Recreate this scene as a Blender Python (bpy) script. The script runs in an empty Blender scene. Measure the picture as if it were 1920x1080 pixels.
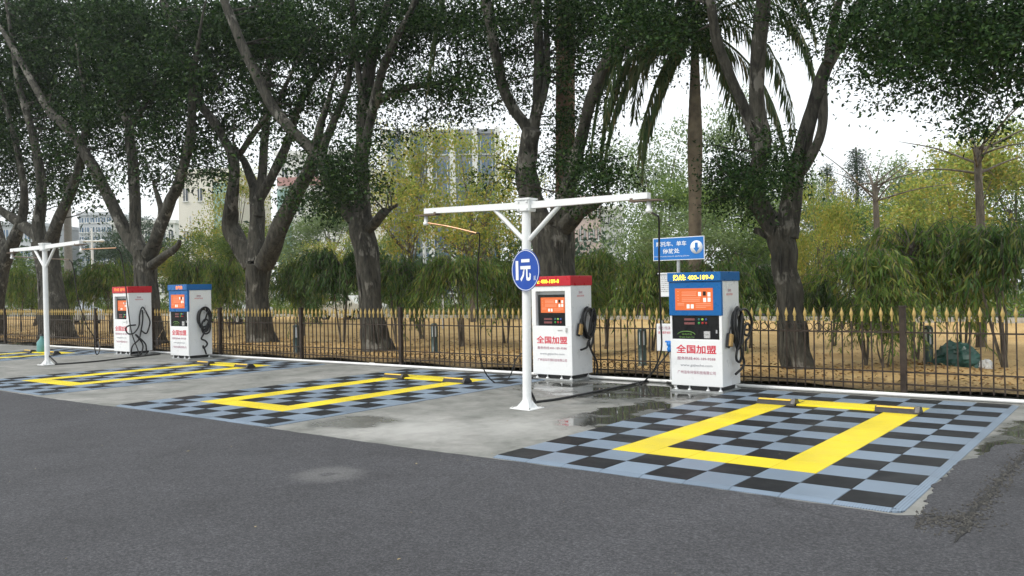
import bpy, math, random
import numpy as np
from mathutils import Vector, Matrix
R = math.radians
rng = np.random.default_rng(11)
random.seed(11)
SC = bpy.context.scene
COL = SC.collection

# ------------------------------------------------------------------ camera
CAM = np.array([5.1438, -6.3731, 1.6347]); YAW, PITCH, ROLL, F = 0.6581, 0.0, -0.0203, 1579.4
_fw = np.array([-math.sin(YAW)*math.cos(PITCH), math.cos(YAW)*math.cos(PITCH), math.sin(PITCH)])
_r = np.array([math.cos(YAW), math.sin(YAW), 0.0]); _u = np.cross(_r, _fw)
RT = _r*math.cos(ROLL)+_u*math.sin(ROLL); UP = -_r*math.sin(ROLL)+_u*math.cos(ROLL)
cd = bpy.data.cameras.new('camera'); cam = bpy.data.objects.new('camera', cd); COL.objects.link(cam)
cd.sensor_width = 36; cd.lens = F/1920*36; cd.clip_end = 3000; cd.clip_start = .05
m = Matrix.Identity(4)
for k in range(3):
    m[k][0] = RT[k]; m[k][1] = UP[k]; m[k][2] = -_fw[k]; m[k][3] = CAM[k]
cam.matrix_world = m; SC.camera = cam
# ------------------------------------------------------------------ sky, sun, exposure
SUN_EL, SUN_AZ = R(48), R(205)          # azimuth clockwise from +Y
W = bpy.data.worlds.new('World'); SC.world = W; W.use_nodes = True
nt = W.node_tree; nt.nodes.clear()
sky = nt.nodes.new('ShaderNodeTexSky'); sky.sky_type = 'NISHITA'; sky.sun_disc = False
sky.sun_elevation = SUN_EL; sky.sun_rotation = SUN_AZ; sky.air_density = 1.0; sky.dust_density = 4.0; sky.ozone_density = 1.0
mx = nt.nodes.new('ShaderNodeMixRGB'); mx.inputs[0].default_value = .80; mx.inputs[2].default_value = (8.6, 8.9, 9.0, 1)
bg = nt.nodes.new('ShaderNodeBackground'); bg.inputs[1].default_value = .12
wo = nt.nodes.new('ShaderNodeOutputWorld')
nt.links.new(sky.outputs[0], mx.inputs[1]); nt.links.new(mx.outputs[0], bg.inputs[0]); nt.links.new(bg.outputs[0], wo.inputs[0])
sl = bpy.data.lights.new('sun', 'SUN'); sl.energy = 1.4; sl.angle = R(14); sl.color = (1, .95, .88)
so = bpy.data.objects.new('sun', sl); COL.objects.link(so)
_d = Vector((-math.sin(SUN_AZ)*math.cos(SUN_EL), -math.cos(SUN_AZ)*math.cos(SUN_EL), -math.sin(SUN_EL)))
so.rotation_euler = _d.to_track_quat('-Z', 'Y').to_euler()
SC.view_settings.view_transform = 'Standard'; SC.view_settings.look = 'None'
SC.view_settings.exposure = 0.55; SC.view_settings.gamma = 1
SC.render.engine = 'CYCLES'; SC.cycles.use_denoising = True; SC.cycles.max_bounces = 6; SC.cycles.diffuse_bounces = 3; SC.cycles.glossy_bounces = 3
SC.cycles.transparent_max_bounces = 8

# ------------------------------------------------------------------ pixels of the photograph -> points
def ray(x, y): return _fw*F + RT*(x-960) + UP*(540-y)
def at(x, y, Y):                          # where the sight line meets the plane at depth Y (fence side)
    d = ray(x, y); return CAM + d*((Y-CAM[1])/d[1])
def gr(x, y, z=0.0):
    d = ray(x, y); return CAM + d*((z-CAM[2])/d[2])
def far(x, y, D): return CAM + ray(x, y)/F*D
def depth(p): return float((np.asarray(p)-CAM)@_fw)
def proj(P):
    d = np.asarray(P)-CAM; z = d@_fw
    return np.stack([960+F*(d@RT)/z, 540-F*(d@UP)/z], -1)

# ------------------------------------------------------------------ materials
def newmat(name):
    M = bpy.data.materials.new(name); M.use_nodes = True
    n = M.node_tree; b = n.nodes['Principled BSDF']
    return M, n, b
def node(n, t, **kw):
    x = n.nodes.new('ShaderNode'+t)
    for k, v in kw.items(): setattr(x, k, v)
    return x
def ramp(n, src, stops):
    r_ = node(n, 'ValToRGB'); e = r_.color_ramp.elements
    e[0].position, e[0].color = stops[0][0], (*stops[0][1], 1); e[1].position, e[1].color = stops[-1][0], (*stops[-1][1], 1)
    for p, c in stops[1:-1]:
        q = e.new(p); q.color = (*c, 1)
    n.links.new(src, r_.inputs[0]); return r_.outputs[0]
def noise(n, scale, detail=4, rough=.55, vec=None, dist=0):
    x = node(n, 'TexNoise'); x.inputs['Scale'].default_value = scale; x.inputs['Detail'].default_value = detail
    x.inputs['Roughness'].default_value = rough; x.inputs['Distortion'].default_value = dist
    if vec is not None: n.links.new(vec, x.inputs['Vector'])
    return x.outputs[0]
def coords(n, kind='Object'):
    return node(n, 'TexCoord').outputs[kind]
def bump(n, b, h, strength, dist=.01):
    x = node(n, 'Bump'); x.inputs['Strength'].default_value = strength; x.inputs['Distance'].default_value = dist
    n.links.new(h, x.inputs['Height']); n.links.new(x.outputs[0], b.inputs['Normal'])
def math_(n, op, a, bb, clamp=False):
    x = node(n, 'Math', operation=op, use_clamp=clamp)
    for i, v in enumerate((a, bb)):
        if isinstance(v, (int, float)): x.inputs[i].default_value = v
        else: n.links.new(v, x.inputs[i])
    return x.outputs[0]
def mixc(n, f, a, bb, mode='MIX'):
    x = node(n, 'MixRGB', blend_type=mode)
    for i, v in enumerate((f, a, bb)):
        if isinstance(v, (int, float)): x.inputs[i].default_value = v
        elif isinstance(v, tuple): x.inputs[i].default_value = (*v, 1)
        else: n.links.new(v, x.inputs[i])
    return x.outputs[0]
_cache = {}
def paint(name, c, rough=.45, metal=0, var=.12, scale=9, bmp=.03, spec=.5):
    if name in _cache: return _cache[name]
    M, n, b = newmat(name); co = coords(n)
    k = noise(n, scale, 5, .6, co)
    lo = tuple(x*(1-var) for x in c); hi = tuple(min(1, x*(1+var)) for x in c)
    n.links.new(ramp(n, k, [(.3, lo), (.7, hi)]), b.inputs['Base Color'])
    k2 = noise(n, scale*3, 3, .5, co)
    n.links.new(math_(n, 'MULTIPLY_ADD', k2, rough*.5) if False else ramp(n, k2, [(.3, (rough*.8,)*3), (.7, (min(1, rough*1.2),)*3)]), b.inputs['Roughness'])
    b.inputs['Metallic'].default_value = metal; b.inputs['Specular IOR Level'].default_value = spec
    if bmp: bump(n, b, k2, bmp)
    _cache[name] = M; return M
def emis(name, c, s):
    M, n, b = newmat(name); b.inputs['Base Color'].default_value = (*c, 1)
    b.inputs['Emission Color'].default_value = (*c, 1); b.inputs['Emission Strength'].default_value = s
    return M
def leafmat(name, cols, trans=.25, rough=.45, spec=.22):
    M, n, b = newmat(name)
    g = node(n, 'NewGeometry')
    col = ramp(n, g.outputs['Random Per Island'], [(i/(len(cols)-1), c) for i, c in enumerate(cols)])
    n.links.new(col, b.inputs['Base Color']); b.inputs['Roughness'].default_value = rough; b.inputs['Specular IOR Level'].default_value = spec
    t = node(n, 'BsdfTranslucent'); n.links.new(col, t.inputs[0])
    x = node(n, 'MixShader'); x.inputs[0].default_value = trans
    n.links.new(b.outputs[0], x.inputs[1]); n.links.new(t.outputs[0], x.inputs[2])
    n.links.new(x.outputs[0], n.nodes['Material Output'].inputs[0])
    return M
def barkmat(name, dark, light, pale):
    M, n, b = newmat(name); co = coords(n)
    mp = node(n, 'Mapping'); mp.inputs['Scale'].default_value = (1, 1, .25); n.links.new(co, mp.inputs[0])
    a = noise(n, 9, 8, .65, mp.outputs[0], .6); c2 = noise(n, 1.3, 4, .6, co)
    col = ramp(n, a, [(.36, dark), (.52, light), (.68, tuple(x*1.6 for x in light))])
    k = ramp(n, math_(n, 'ADD', c2, math_(n, 'MULTIPLY', math_(n, 'SUBTRACT', a, .5), .5)), [(.58, (0,)*3), (.64, (1,)*3)])
    col = mixc(n, math_(n, 'MULTIPLY', k, .75), col, pale)
    n.links.new(col, b.inputs['Base Color']); b.inputs['Roughness'].default_value = .9
    v = noise(n, 30, 6, .7, mp.outputs[0])
    bump(n, b, math_(n, 'ADD', a, math_(n, 'MULTIPLY', v, .5)), 1.0, .07)
    return M

# ------------------------------------------------------------------ mesh helpers
def obj(name, me, parent=None, loc=None, rot=None):
    o = bpy.data.objects.new(name, me); COL.objects.link(o)
    if parent is not None: o.parent = parent
    if loc is not None: o.location = loc
    if rot is not None: o.rotation_euler = rot
    return o
def tag(o, label=None, cat=None, group=None, kind=None):
    if label: o['label'] = label
    if cat: o['category'] = cat
    if group: o['group'] = group
    if kind: o['kind'] = kind
    return o
def thing(name, label, cat, loc=(0, 0, 0), rz=0, group=None):
    o = obj(name, None, None, loc, (0, 0, rz)); o.empty_display_size = .1
    return tag(o, label, cat, group)
class MB:
    """collects simple solids into ONE mesh"""
    def __init__(s): s.v = []; s.f = []; s.sm = []
    def add(s, V, Fc, smooth=False):
        k = len(s.v); s.v += [tuple(map(float, p)) for p in V]; s.f += [tuple(i+k for i in f) for f in Fc]; s.sm += [smooth]*len(Fc); return s
    def box(s, x0, x1, y0, y1, z0, z1, bev=0):
        if not bev:
            V = [(x, y, z) for z in (z0, z1) for x, y in ((x0, y0), (x1, y0), (x1, y1), (x0, y1))]
            return s.add(V, [(3, 2, 1, 0), (4, 5, 6, 7), (0, 1, 5, 4), (1, 2, 6, 5), (2, 3, 7, 6), (3, 0, 4, 7)])
        b = bev; V = []
        rings = [(z0, b), (z0+b, 0), (z1-b, 0), (z1, b)]
        for z, i in rings:
            V += [(x0+b, y0+i, z), (x1-b, y0+i, z), (x1-i, y0+b, z), (x1-i, y1-b, z), (x1-b, y1-i, z), (x0+b, y1-i, z), (x0+i, y1-b, z), (x0+i, y0+b, z)]
        Fc = [tuple(range(7, -1, -1)), tuple(range(24, 32))]
        for r_ in range(3):
            for i in range(8):
                j = (i+1) % 8; Fc.append((r_*8+i, r_*8+j, r_*8+8+j, r_*8+8+i))
        return s.add(V, Fc)
    def tube(s, pts, rad, seg=8, cap=True, rib=None):
        P = np.array(pts, float); n = len(P); rad = np.broadcast_to(np.array(rad, float), (n,))
        T = np.gradient(P, axis=0); T /= np.linalg.norm(T, axis=1)[:, None]+1e-12
        ref = np.array([0, 0, 1.]) if abs(T[0][2]) < .9 else np.array([1., 0, 0])
        a = np.cross(T[0], ref); a /= np.linalg.norm(a); V = []
        for i in range(n):
            a = a-T[i]*(a@T[i]); a /= np.linalg.norm(a)+1e-12; b = np.cross(T[i], a)
            for k in range(seg):
                th = 2*math.pi*k/seg; r_ = rad[i]*(rib(i, th) if rib else 1)
                V.append(P[i]+(a*math.cos(th)+b*math.sin(th))*r_)
        Fc = [(i*seg+k, i*seg+(k+1) % seg, (i+1)*seg+(k+1) % seg, (i+1)*seg+k) for i in range(n-1) for k in range(seg)]
        s.add(V, Fc, True)
        if cap:
            s.add([V[k] for k in range(seg)][::-1], [tuple(range(seg))]); s.add(V[-seg:], [tuple(range(seg))])
        return s
    def lathe(s, prof, seg=16, c=(0, 0, 0)):
        V = [(c[0]+r_*math.cos(2*math.pi*k/seg), c[1]+r_*math.sin(2*math.pi*k/seg), c[2]+z) for r_, z in prof for k in range(seg)]
        n = len(prof)
        Fc = [(i*seg+k, i*seg+(k+1) % seg, (i+1)*seg+(k+1) % seg, (i+1)*seg+k) for i in range(n-1) for k in range(seg)]
        return s.add(V, Fc, True)
    def prism(s, poly, axis, a, b):
        """polygon (2-D) extruded along axis 'x','y' or 'z' from a to b"""
        n = len(poly)
        def P(u, v, w): return {'x': (w, u, v), 'y': (u, w, v), 'z': (u, v, w)}[axis]
        V = [P(u, v, a) for u, v in poly]+[P(u, v, b) for u, v in poly]
        return s.add(V, [tuple(range(n))[::-1], tuple(range(n, 2*n))]+[(i, (i+1) % n, n+(i+1) % n, n+i) for i in range(n)])
    def mesh(s, name, mat):
        me = bpy.data.meshes.new(name); me.from_pydata(s.v, [], s.f); me.polygons.foreach_set('use_smooth', s.sm)
        if mat: me.materials.append(mat)
        me.update(); return me
    def build(s, name, mat, parent=None, loc=None, rot=None): return obj(name, s.mesh(name, mat), parent, loc, rot)
def smooth(pts, n=6):
    P = np.array(pts, float)
    if len(P) < 3: return np.array([P[0]+(P[-1]-P[0])*t for t in np.linspace(0, 1, n+1)])
    Q = np.vstack([2*P[0]-P[1], P, 2*P[-1]-P[-2]]); out = []
    for i in range(1, len(Q)-2):
        for t in np.linspace(0, 1, n, endpoint=False):
            p0, p1, p2, p3 = Q[i-1:i+3]
            out.append(.5*((2*p1)+(p2-p0)*t+(2*p0-5*p1+4*p2-p3)*t*t+(3*p1-p0-3*p2+p3)*t**3))
    out.append(P[-1]); return np.array(out)
def leaves_mesh(name, C, A, N, L, Wd, mat, fold=.18):
    """one quad per leaf: C base point, A axis, N normal, L length, Wd width"""
    n = len(C); A = A/(np.linalg.norm(A, axis=1)[:, None]+1e-9)
    S = np.cross(A, N); S /= np.linalg.norm(S, axis=1)[:, None]+1e-9; N = np.cross(S, A)
    L = L[:, None]; Wd = Wd[:, None]
    V = np.empty((n, 4, 3), np.float32)
    V[:, 0] = C; V[:, 2] = C+A*L-N*L*.12
    V[:, 1] = C+A*L*.48+S*Wd*.5+N*Wd*fold; V[:, 3] = C+A*L*.48-S*Wd*.5+N*Wd*fold
    me = bpy.data.meshes.new(name); me.vertices.add(n*4); me.vertices.foreach_set('co', V.ravel())
    me.loops.add(n*4); me.loops.foreach_set('vertex_index', np.arange(n*4, dtype=np.int32))
    me.polygons.add(n); me.polygons.foreach_set('loop_start', np.arange(n, dtype=np.int32)*4)
    me.materials.append(mat); me.update(calc_edges=True); return me
def unit(n):
    v = rng.normal(size=(n, 3)); return v/np.linalg.norm(v, axis=1)[:, None]
def text(body, wdt, hgt, mat, parent, loc, rot, name='lettering', bold=0.0):
    """flat lettering fitted into wdt x hgt, centred on loc"""
    cu = bpy.data.curves.new(name, 'FONT'); cu.body = body; cu.size = 1; cu.offset = bold
    cu.fill_mode = 'FRONT'; cu.resolution_u = 2
    o = bpy.data.objects.new(name, cu); COL.objects.link(o)
    dg = bpy.context.evaluated_depsgraph_get(); me = bpy.data.meshes.new_from_object(o.evaluated_get(dg))
    bpy.data.objects.remove(o); bpy.data.curves.remove(cu)
    n = len(me.vertices); co = np.empty(n*3); me.vertices.foreach_get('co', co); co = co.reshape(-1, 3)
    lo, hi = co.min(0), co.max(0); co = (co-(lo+hi)/2)*np.array([wdt/(hi[0]-lo[0]), hgt/(hi[1]-lo[1]), 1])
    me.vertices.foreach_set('co', co.ravel()); me.materials.clear(); me.materials.append(mat); me.name = name; me.update()
    return obj(name, me, parent, loc, rot)
FRONT = (R(90), 0, 0)                     # lettering that faces -Y
SIDE = (R(90), 0, R(90))                  # lettering that faces +X

# ================================================================== the setting
def surf_asphalt():
    M, n, b = newmat('asphalt'); co = coords(n)
    a = noise(n, 62, 5, .85, co); c2 = noise(n, .55, 5, .6, co); d = noise(n, 30, 5, .7, co)
    v = node(n, 'TexVoronoi'); v.inputs['Scale'].default_value = 170; n.links.new(co, v.inputs['Vector'])
    col = ramp(n, a, [(.34, (.008, .009, .011)), (.5, (.043, .044, .050)), (.66, (.130, .132, .142))])
    col = mixc(n, .7, col, ramp(n, c2, [(.3, (.72,)*3), (.7, (1.25,)*3)]), 'MULTIPLY')
    col = mixc(n, .5, col, ramp(n, d, [(.35, (.7,)*3), (.65, (1.3,)*3)]), 'MULTIPLY')
    oil = noise(n, 1.6, 6, .7, co, .6); col = mixc(n, .8, col, ramp(n, oil, [(.25, (.62,)*3), (.45, (.98,)*3), (.75, (1.16,)*3)]), 'MULTIPLY')
    # old pale repair patch on the carriageway
    mp = node(n, 'Mapping'); mp.inputs['Location'].default_value = (.767, 1.45, 0); n.links.new(co, mp.inputs[0])
    wv = noise(n, 6, 4, .7, co); ln = node(n, 'VectorMath', operation='LENGTH'); n.links.new(mp.outputs[0], ln.inputs[0])
    rr = math_(n, 'ADD', ln.outputs['Value'], math_(n, 'MULTIPLY', wv, .28))
    ringm = ramp(n, rr, [(.17, (.0,)*3), (.24, (.9,)*3), (.34, (.8,)*3), (.52, (0,)*3)])
    dot = ramp(n, rr, [(.145, (.8,)*3), (.165, (0,)*3)])
    col = mixc(n, math_(n, 'MULTIPLY', math_(n, 'MAXIMUM', ringm, dot), .26), col, (.3, .3, .29))
    # fine cracks
    vc = node(n, 'TexVoronoi', feature='DISTANCE_TO_EDGE'); vc.inputs['Scale'].default_value = .42
    wob = node(n, 'TexNoise'); wob.inputs['Scale'].default_value = 2.2; wob.inputs['Detail'].default_value = 6; n.links.new(co, wob.inputs['Vector'])
    ad = node(n, 'VectorMath', operation='MULTIPLY_ADD'); n.links.new(wob.outputs['Color'], ad.inputs[0]); ad.inputs[1].default_value = (.6, .6, 0); n.links.new(co, ad.inputs[2])
    n.links.new(ad.outputs[0], vc.inputs['Vector'])
    gate = noise(n, .5, 3, .6, co)
    ck = math_(n, 'MULTIPLY', ramp(n, vc.outputs['Distance'], [(.0, (1,)*3), (.006, (0,)*3)]), ramp(n, gate, [(.6, (0,)*3), (.68, (.6,)*3)]))
    col = mixc(n, ck, col, (.014, .014, .015))
    n.links.new(col, b.inputs['Base Color']); b.inputs['Roughness'].default_value = .82
    h = math_(n, 'ADD', math_(n, 'MULTIPLY', v.outputs['Distance'], .8), a); bump(n, b, h, .8, .006)
    return M
def surf_concrete():
    M, n, b = newmat('concrete'); co = coords(n)
    a = noise(n, 1.1, 7, .62, co, .4); c2 = noise(n, 90, 3, .6, co); st = noise(n, 4, 6, .7, co, .8)
    col = ramp(n, a, [(.3, (.11, .115, .102)), (.46, (.20, .205, .19)), (.6, (.25, .25, .235)), (.75, (.33, .33, .31))])
    col = mixc(n, .6, col, ramp(n, st, [(.3, (.6,)*3), (.7, (1.25,)*3)]), 'MULTIPLY')
    col = mixc(n, .35, col, ramp(n, c2, [(.3, (.8,)*3), (.7, (1.2,)*3)]), 'MULTIPLY')
    def blob(x, y, sx, sy, soft=.35):
        mp = node(n, 'Mapping'); mp.inputs['Location'].default_value = (-x/sx, -y/sy, 0); mp.inputs['Scale'].default_value = (1/sx, 1/sy, 0)
        n.links.new(co, mp.inputs[0]); ln = node(n, 'VectorMath', operation='LENGTH'); n.links.new(mp.outputs[0], ln.inputs[0])
        wv = noise(n, 2.2, 7, .65, co)
        return ramp(n, math_(n, 'ADD', ln.outputs['Value'], math_(n, 'MULTIPLY', math_(n, 'SUBTRACT', wv, .5), 1.6)), [(1-soft, (1,)*3), (1+soft*.3, (0,)*3)])
    # dried lime film
    film = math_(n, 'MAXIMUM', blob(-1.9, .75, 1.35, 1.0, .9), blob(-.9, 1.5, .9, .9, .9))
    col = mixc(n, math_(n, 'MULTIPLY', film, .55), col, (.47, .47, .45))
    # damp ground by the machines and along the fence
    wet = math_(n, 'MAXIMUM', math_(n, 'MAXIMUM', blob(-1.5, 5.3, 2.7, 1.7, .55), blob(-.35, 3.1, .55, 1.5, .3)), math_(n, 'MULTIPLY', blob(-2.9, .75, .62, .6, .3), .6))
    wet = math_(n, 'MAXIMUM', wet, blob(4.2, 3.4, .55, 2.4, .25))
    wet = math_(n, 'MAXIMUM', wet, blob(-3.2, 6.2, 3.2, .9, .5))
    sep = node(n, 'SeparateXYZ'); n.links.new(co, sep.inputs[0])
    gut = ramp(n, math_(n, 'ADD', sep.outputs['Y'], math_(n, 'MULTIPLY', st, .25)), [(.0, (0,)*3), (1, (1,)*3)])
    gutm = node(n, 'MapRange'); n.links.new(math_(n, 'ADD', sep.outputs['Y'], math_(n, 'MULTIPLY', st, .3)), gutm.inputs[0]); gutm.inputs[1].default_value = 6.3; gutm.inputs[2].default_value = 6.6
    wet = math_(n, 'MAXIMUM', wet, gutm.outputs[0])
    dk = mixc(n, .8, col, (.026, .028, .024))
    col = mixc(n, wet, col, dk); n.links.new(col, b.inputs['Base Color'])
    pud = math_(n, 'MULTIPLY', wet, ramp(n, noise(n, 1.7, 5, .55, co, .3), [(.37, (0,)*3), (.45, (1,)*3)]))
    ro = mixc(n, wet, (.8,)*3, (.30,)*3); ro = mixc(n, pud, ro, (.03,)*3); n.links.new(ro, b.inputs['Roughness'])
    x = node(n, 'Bump'); x.inputs['Distance'].default_value = .004
    n.links.new(math_(n, 'MULTIPLY', math_(n, 'SUBTRACT', 1.0, pud), .5), x.inputs['Strength'])
    n.links.new(math_(n, 'ADD', c2, st), x.inputs['Height']); n.links.new(x.outputs[0], b.inputs['Normal'])
    return M
def surf_soil():
    M, n, b = newmat('dry_soil'); co = coords(n)
    a = noise(n, .7, 6, .6, co); c2 = noise(n, 22, 5, .7, co); d = noise(n, 5, 5, .65, co)
    col = ramp(n, a, [(.3, (.42, .26, .09)), (.55, (.58, .39, .16)), (.75, (.52, .40, .18))])
    col = mixc(n, .8, col, ramp(n, c2, [(.3, (.5,)*3), (.65, (1.25,)*3)]), 'MULTIPLY')
    col = mixc(n, ramp(n, d, [(.62, (0,)*3), (.75, (.6,)*3)]), col, (.13, .075, .035))
    sp = node(n, 'SeparateXYZ'); n.links.new(co, sp.inputs[0]); mr = node(n, 'MapRange'); n.links.new(math_(n, 'ADD', sp.outputs['Y'], math_(n, 'MULTIPLY', d, 2.6)), mr.inputs[0])
    mr.inputs[1].default_value = 8.3; mr.inputs[2].default_value = 9.6; mr.inputs[3].default_value = .85; mr.inputs[4].default_value = 0
    mulch = ramp(n, c2, [(.35, (.03, .022, .012)), (.6, (.11, .085, .035)), (.75, (.2, .13, .06))]); col = mixc(n, mr.outputs[0], col, mulch)
    n.links.new(col, b.inputs['Base Color']); b.inputs['Roughness'].default_value = .95
    bump(n, b, math_(n, 'ADD', c2, d), .9, .04); return M
M_ASPH, M_CONC, M_SOIL = surf_asphalt(), surf_concrete(), surf_soil()
M_GRASS = paint('verge_grass', (.10, .14, .04), .9, 0, .5, 1.5, .4)
def sheet(name, x0, x1, y0, y1, z, mat, kind='structure'):
    return tag(MB().add([(x0, y0, z), (x1, y0, z), (x1, y1, z), (x0, y1, z)], [(0, 1, 2, 3)]).build(name, mat), kind=kind)
sheet('ground', -420, 420, -420, 420, -.16, M_GRASS)
tag(MB().box(-70, 30, -.6, 6.9, -.15, 0).build('apron', M_CONC), kind='structure')
# soil bed: gently uneven sheet
def uneven(name, x0, x1, y0, y1, nx, ny, zf, mat):
    xs = np.linspace(x0, x1, nx); ys = np.linspace(y0, y1, ny); V = [(x, y, zf(x, y)) for y in ys for x in xs]
    Fc = [(j*nx+i, j*nx+i+1, (j+1)*nx+i+1, (j+1)*nx+i) for j in range(ny-1) for i in range(nx-1)]
    return tag(MB().add(V, Fc, True).build(name, mat), kind='structure')
uneven('garden_bed', -70, 30, 6.903, 28, 240, 50, lambda x, y: .03+.05*math.sin(x*.7)*math.sin(y*.9)+.03*math.sin(x*2.3+y)+.02*min(1, max(0, (y-7)*.5)), M_SOIL)
tag(MB().box(-110, 60, 28.0, 28.25, -.15, .22).build('kerb', paint('kerb_stone', (.42, .41, .38), .8)), kind='structure')
tag(MB().box(-140, 90, 30.5, 44, -.15, -.02).build('far_road', M_ASPH), kind='structure')
# ragged asphalt overlay beside the first bay
edge = [(gr(x, y)[0], gr(x, y)[1]) for x, y in ((1722, 968), (1738, 952), (1736, 940), (1750, 925), (1745, 912), (1768, 898), (1785, 884), (1795, 868), (1830, 860), (1852, 850), (1868, 836), (1905, 832))]
jag = []
for (a, b_) in zip(edge[:-1], edge[1:]):
    for t in np.linspace(0, 1, 5, endpoint=False):
        jag.append((a[0]+(b_[0]-a[0])*t+random.uniform(-.018, .018), a[1]+(b_[1]-a[1])*t+random.uniform(-.02, .02)))
front = [(x, -.135+.03*math.sin(x*.9)+random.uniform(-.012, .012)-.004*max(0, -x)) for x in np.arange(-69.9, jag[0][0]-.05, .12)]
poly = [(-70, -30), (30, -30), (30, 3.4), (14, 3.2), (8, 3.2), (5.2, 2.75)]+jag[::-1]+front[::-1]+[(-70, -.135)]
tag(MB().prism(poly, 'z', -.1, .008).build('road', M_ASPH), kind='structure')

def ribbon(pts, w0, name, mat, z):
    P = smooth(pts, 8); V = []; n = len(P)
    for i, p in enumerate(P):
        t = P[min(i+1, n-1)]-P[max(i-1, 0)]; t = t/np.linalg.norm(t); nn = np.array([-t[1], t[0]])
        wl = w0*random.uniform(.25, 1.0)*min(1, 4*min(i, n-1-i)/n+.15); wr = w0*random.uniform(.25, 1.0)*min(1, 4*min(i, n-1-i)/n+.15)
        V += [(p[0]+nn[0]*wl, p[1]+nn[1]*wl, z), (p[0]-nn[0]*wr, p[1]-nn[1]*wr, z)]
    return MB().add(V, [(2*i, 2*i+1, 2*i+3, 2*i+2) for i in range(n-1)])
M_CRACK = paint('crack_dirt', (.018, .018, .017), .9, 0, .6, 60, .5)
ck = ribbon([gr(x, y, .02)[:2] for x, y in ((1930, 842), (1905, 868), (1878, 895), (1862, 918), (1842, 938), (1825, 955), (1815, 975), (1800, 1000), (1790, 1015))], .04, 'c', None, .0125)
ck2 = ribbon([gr(x, y, .02)[:2] for x, y in ((1728, 968), (1760, 966), (1800, 975), (1815, 982))], .016, 'c', None, .013)
ck.add(ck2.v, ck2.f); tag(ck.build('road_crack', M_CRACK), kind='structure')
gv = MB()
for _ in range(900):
    t = random.random(); px = 1925-130*t+random.gauss(0, 10+22*t*t); py = 845+150*t+random.gauss(0, 8)
    if random.random() < .3: px, py = random.uniform(1715, 1830), random.gauss(972, 8)
    g = gr(px, py, .02); s = random.uniform(.004, .016)
    if g[0] > 6 or g[1] < -.6: continue
    zb = .008
    V = [(g[0]+random.uniform(.6, 1.2)*s*dx, g[1]+random.uniform(.6, 1.2)*s*dy, zb+dz*s) for dx, dy, dz in ((1, 0, .3), (-.5, .8, .3), (-.5, -.8, .3), (0, 0, 1.1), (0, 0, -.3))]
    gv.add(V, [(0, 1, 3), (1, 2, 3), (2, 0, 3), (1, 0, 4), (2, 1, 4), (0, 2, 4)])
tag(gv.build('loose_gravel', paint('gravel', (.07, .068, .062), .9, 0, .5, 40)), 'loose dark asphalt crumbs lying along the road crack', 'gravel', kind='stuff')

rl = MB()
for _ in range(70):
    g = np.array([random.uniform(-9, 6), random.uniform(-5.2, -.2) if random.random() < .6 else random.uniform(0, 6.5)]); s_ = random.uniform(.006, .022); a_ = random.uniform(0, 6.28); zb = .009 if g[1] < -.1 else .021
    ca, sa = math.cos(a_)*s_, math.sin(a_)*s_
    rl.add([(g[0]-ca, g[1]-sa, zb), (g[0]+sa*.5, g[1]-ca*.5, zb+.003), (g[0]+ca, g[1]+sa, zb+.001), (g[0]-sa*.5, g[1]+ca*.5, zb+.004)], [(0, 1, 2, 3)])
tag(rl.build('road_litter', paint('dry_litter', (.30, .24, .13), .9, 0, .5, 60)), 'tiny dry leaf scraps strewn over road and bays', 'litter', kind='stuff')
# white water pipe lying along the back of the apron
M_PVC = paint('white_pvc', (.78, .79, .78), .35, 0, .05, 6)
pp = thing('water_pipe', 'long white plastic water pipe lying on the concrete before the fence', 'pipe')
for x0, x1 in ((-24, -16.6), (-16.4, -8.6), (-8.5, -3.05), (-2.95, 4.3)):
    MB().tube(smooth([(x0, 6.29+random.uniform(-.02, .02), .03), ((x0+x1)/2, 6.28+random.uniform(-.02, .02), .03), (x1, 6.28, .03)], 6), .028, 10).build('pipe_length', M_PVC, pp)
for x in (-16.5, -8.55, -3.0): MB().tube([(x-.07, 6.285, .033), (x+.07, 6.285, .033)], .036, 10).build('coupling', M_PVC, pp)

# ================================================================== parking mats of clip tiles
def tilemat(name, c, rough, var):
    M, n, b = newmat(name); co = coords(n)
    oi = node(n, 'ObjectInfo'); k = noise(n, 3.0, 5, .6, coords(n, 'Generated'))
    jit = ramp(n, oi.outputs['Random'], [(0, (1-var,)*3), (1, (1+var,)*3)])
    col = mixc(n, 1.0, tuple(c), jit, 'MULTIPLY'); wn = node(n, 'NewGeometry')
    big = noise(n, 1.1, 5, .6, wn.outputs['Position']); col = mixc(n, .75, col, ramp(n, big, [(.3, (.78,)*3), (.7, (1.2,)*3)]), 'MULTIPLY')
    # perforated grid: small square holes between ribs, four quadrants per tile
    sep = node(n, 'SeparateXYZ'); n.links.new(co, sep.inputs[0]); rib = []
    for a in ('X', 'Y'):
        s = math_(n, 'SINE', math_(n, 'MULTIPLY', sep.outputs[a], 2*math.pi/.0195), 0.0); rib.append(s)
    holes = ramp(n, math_(n, 'MULTIPLY', math_(n, 'MAXIMUM', rib[0], 0.0), math_(n, 'MAXIMUM', rib[1], 0.0)), [(.18, (0,)*3), (.4, (1,)*3)])
    q = []
    for a in ('X', 'Y'):
        d = math_(n, 'ABSOLUTE', math_(n, 'SUBTRACT', math_(n, 'ABSOLUTE', math_(n, 'SUBTRACT', sep.outputs[a], .2), 0.0), .1), 0.0); q.append(d)
    col2 = mixc(n, holes, col, tuple(x*.35 for x in c)); n.links.new(col2, b.inputs['Base Color'])
    ro = ramp(n, big, [(.3, (rough*.7,)*3), (.7, (rough*1.25,)*3)]); n.links.new(ro, b.inputs['Roughness']); b.inputs['Specular IOR Level'].default_value = .16
    bump(n, b, math_(n, 'SUBTRACT', 1.0, holes), .6, .006)
    return M
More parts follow.
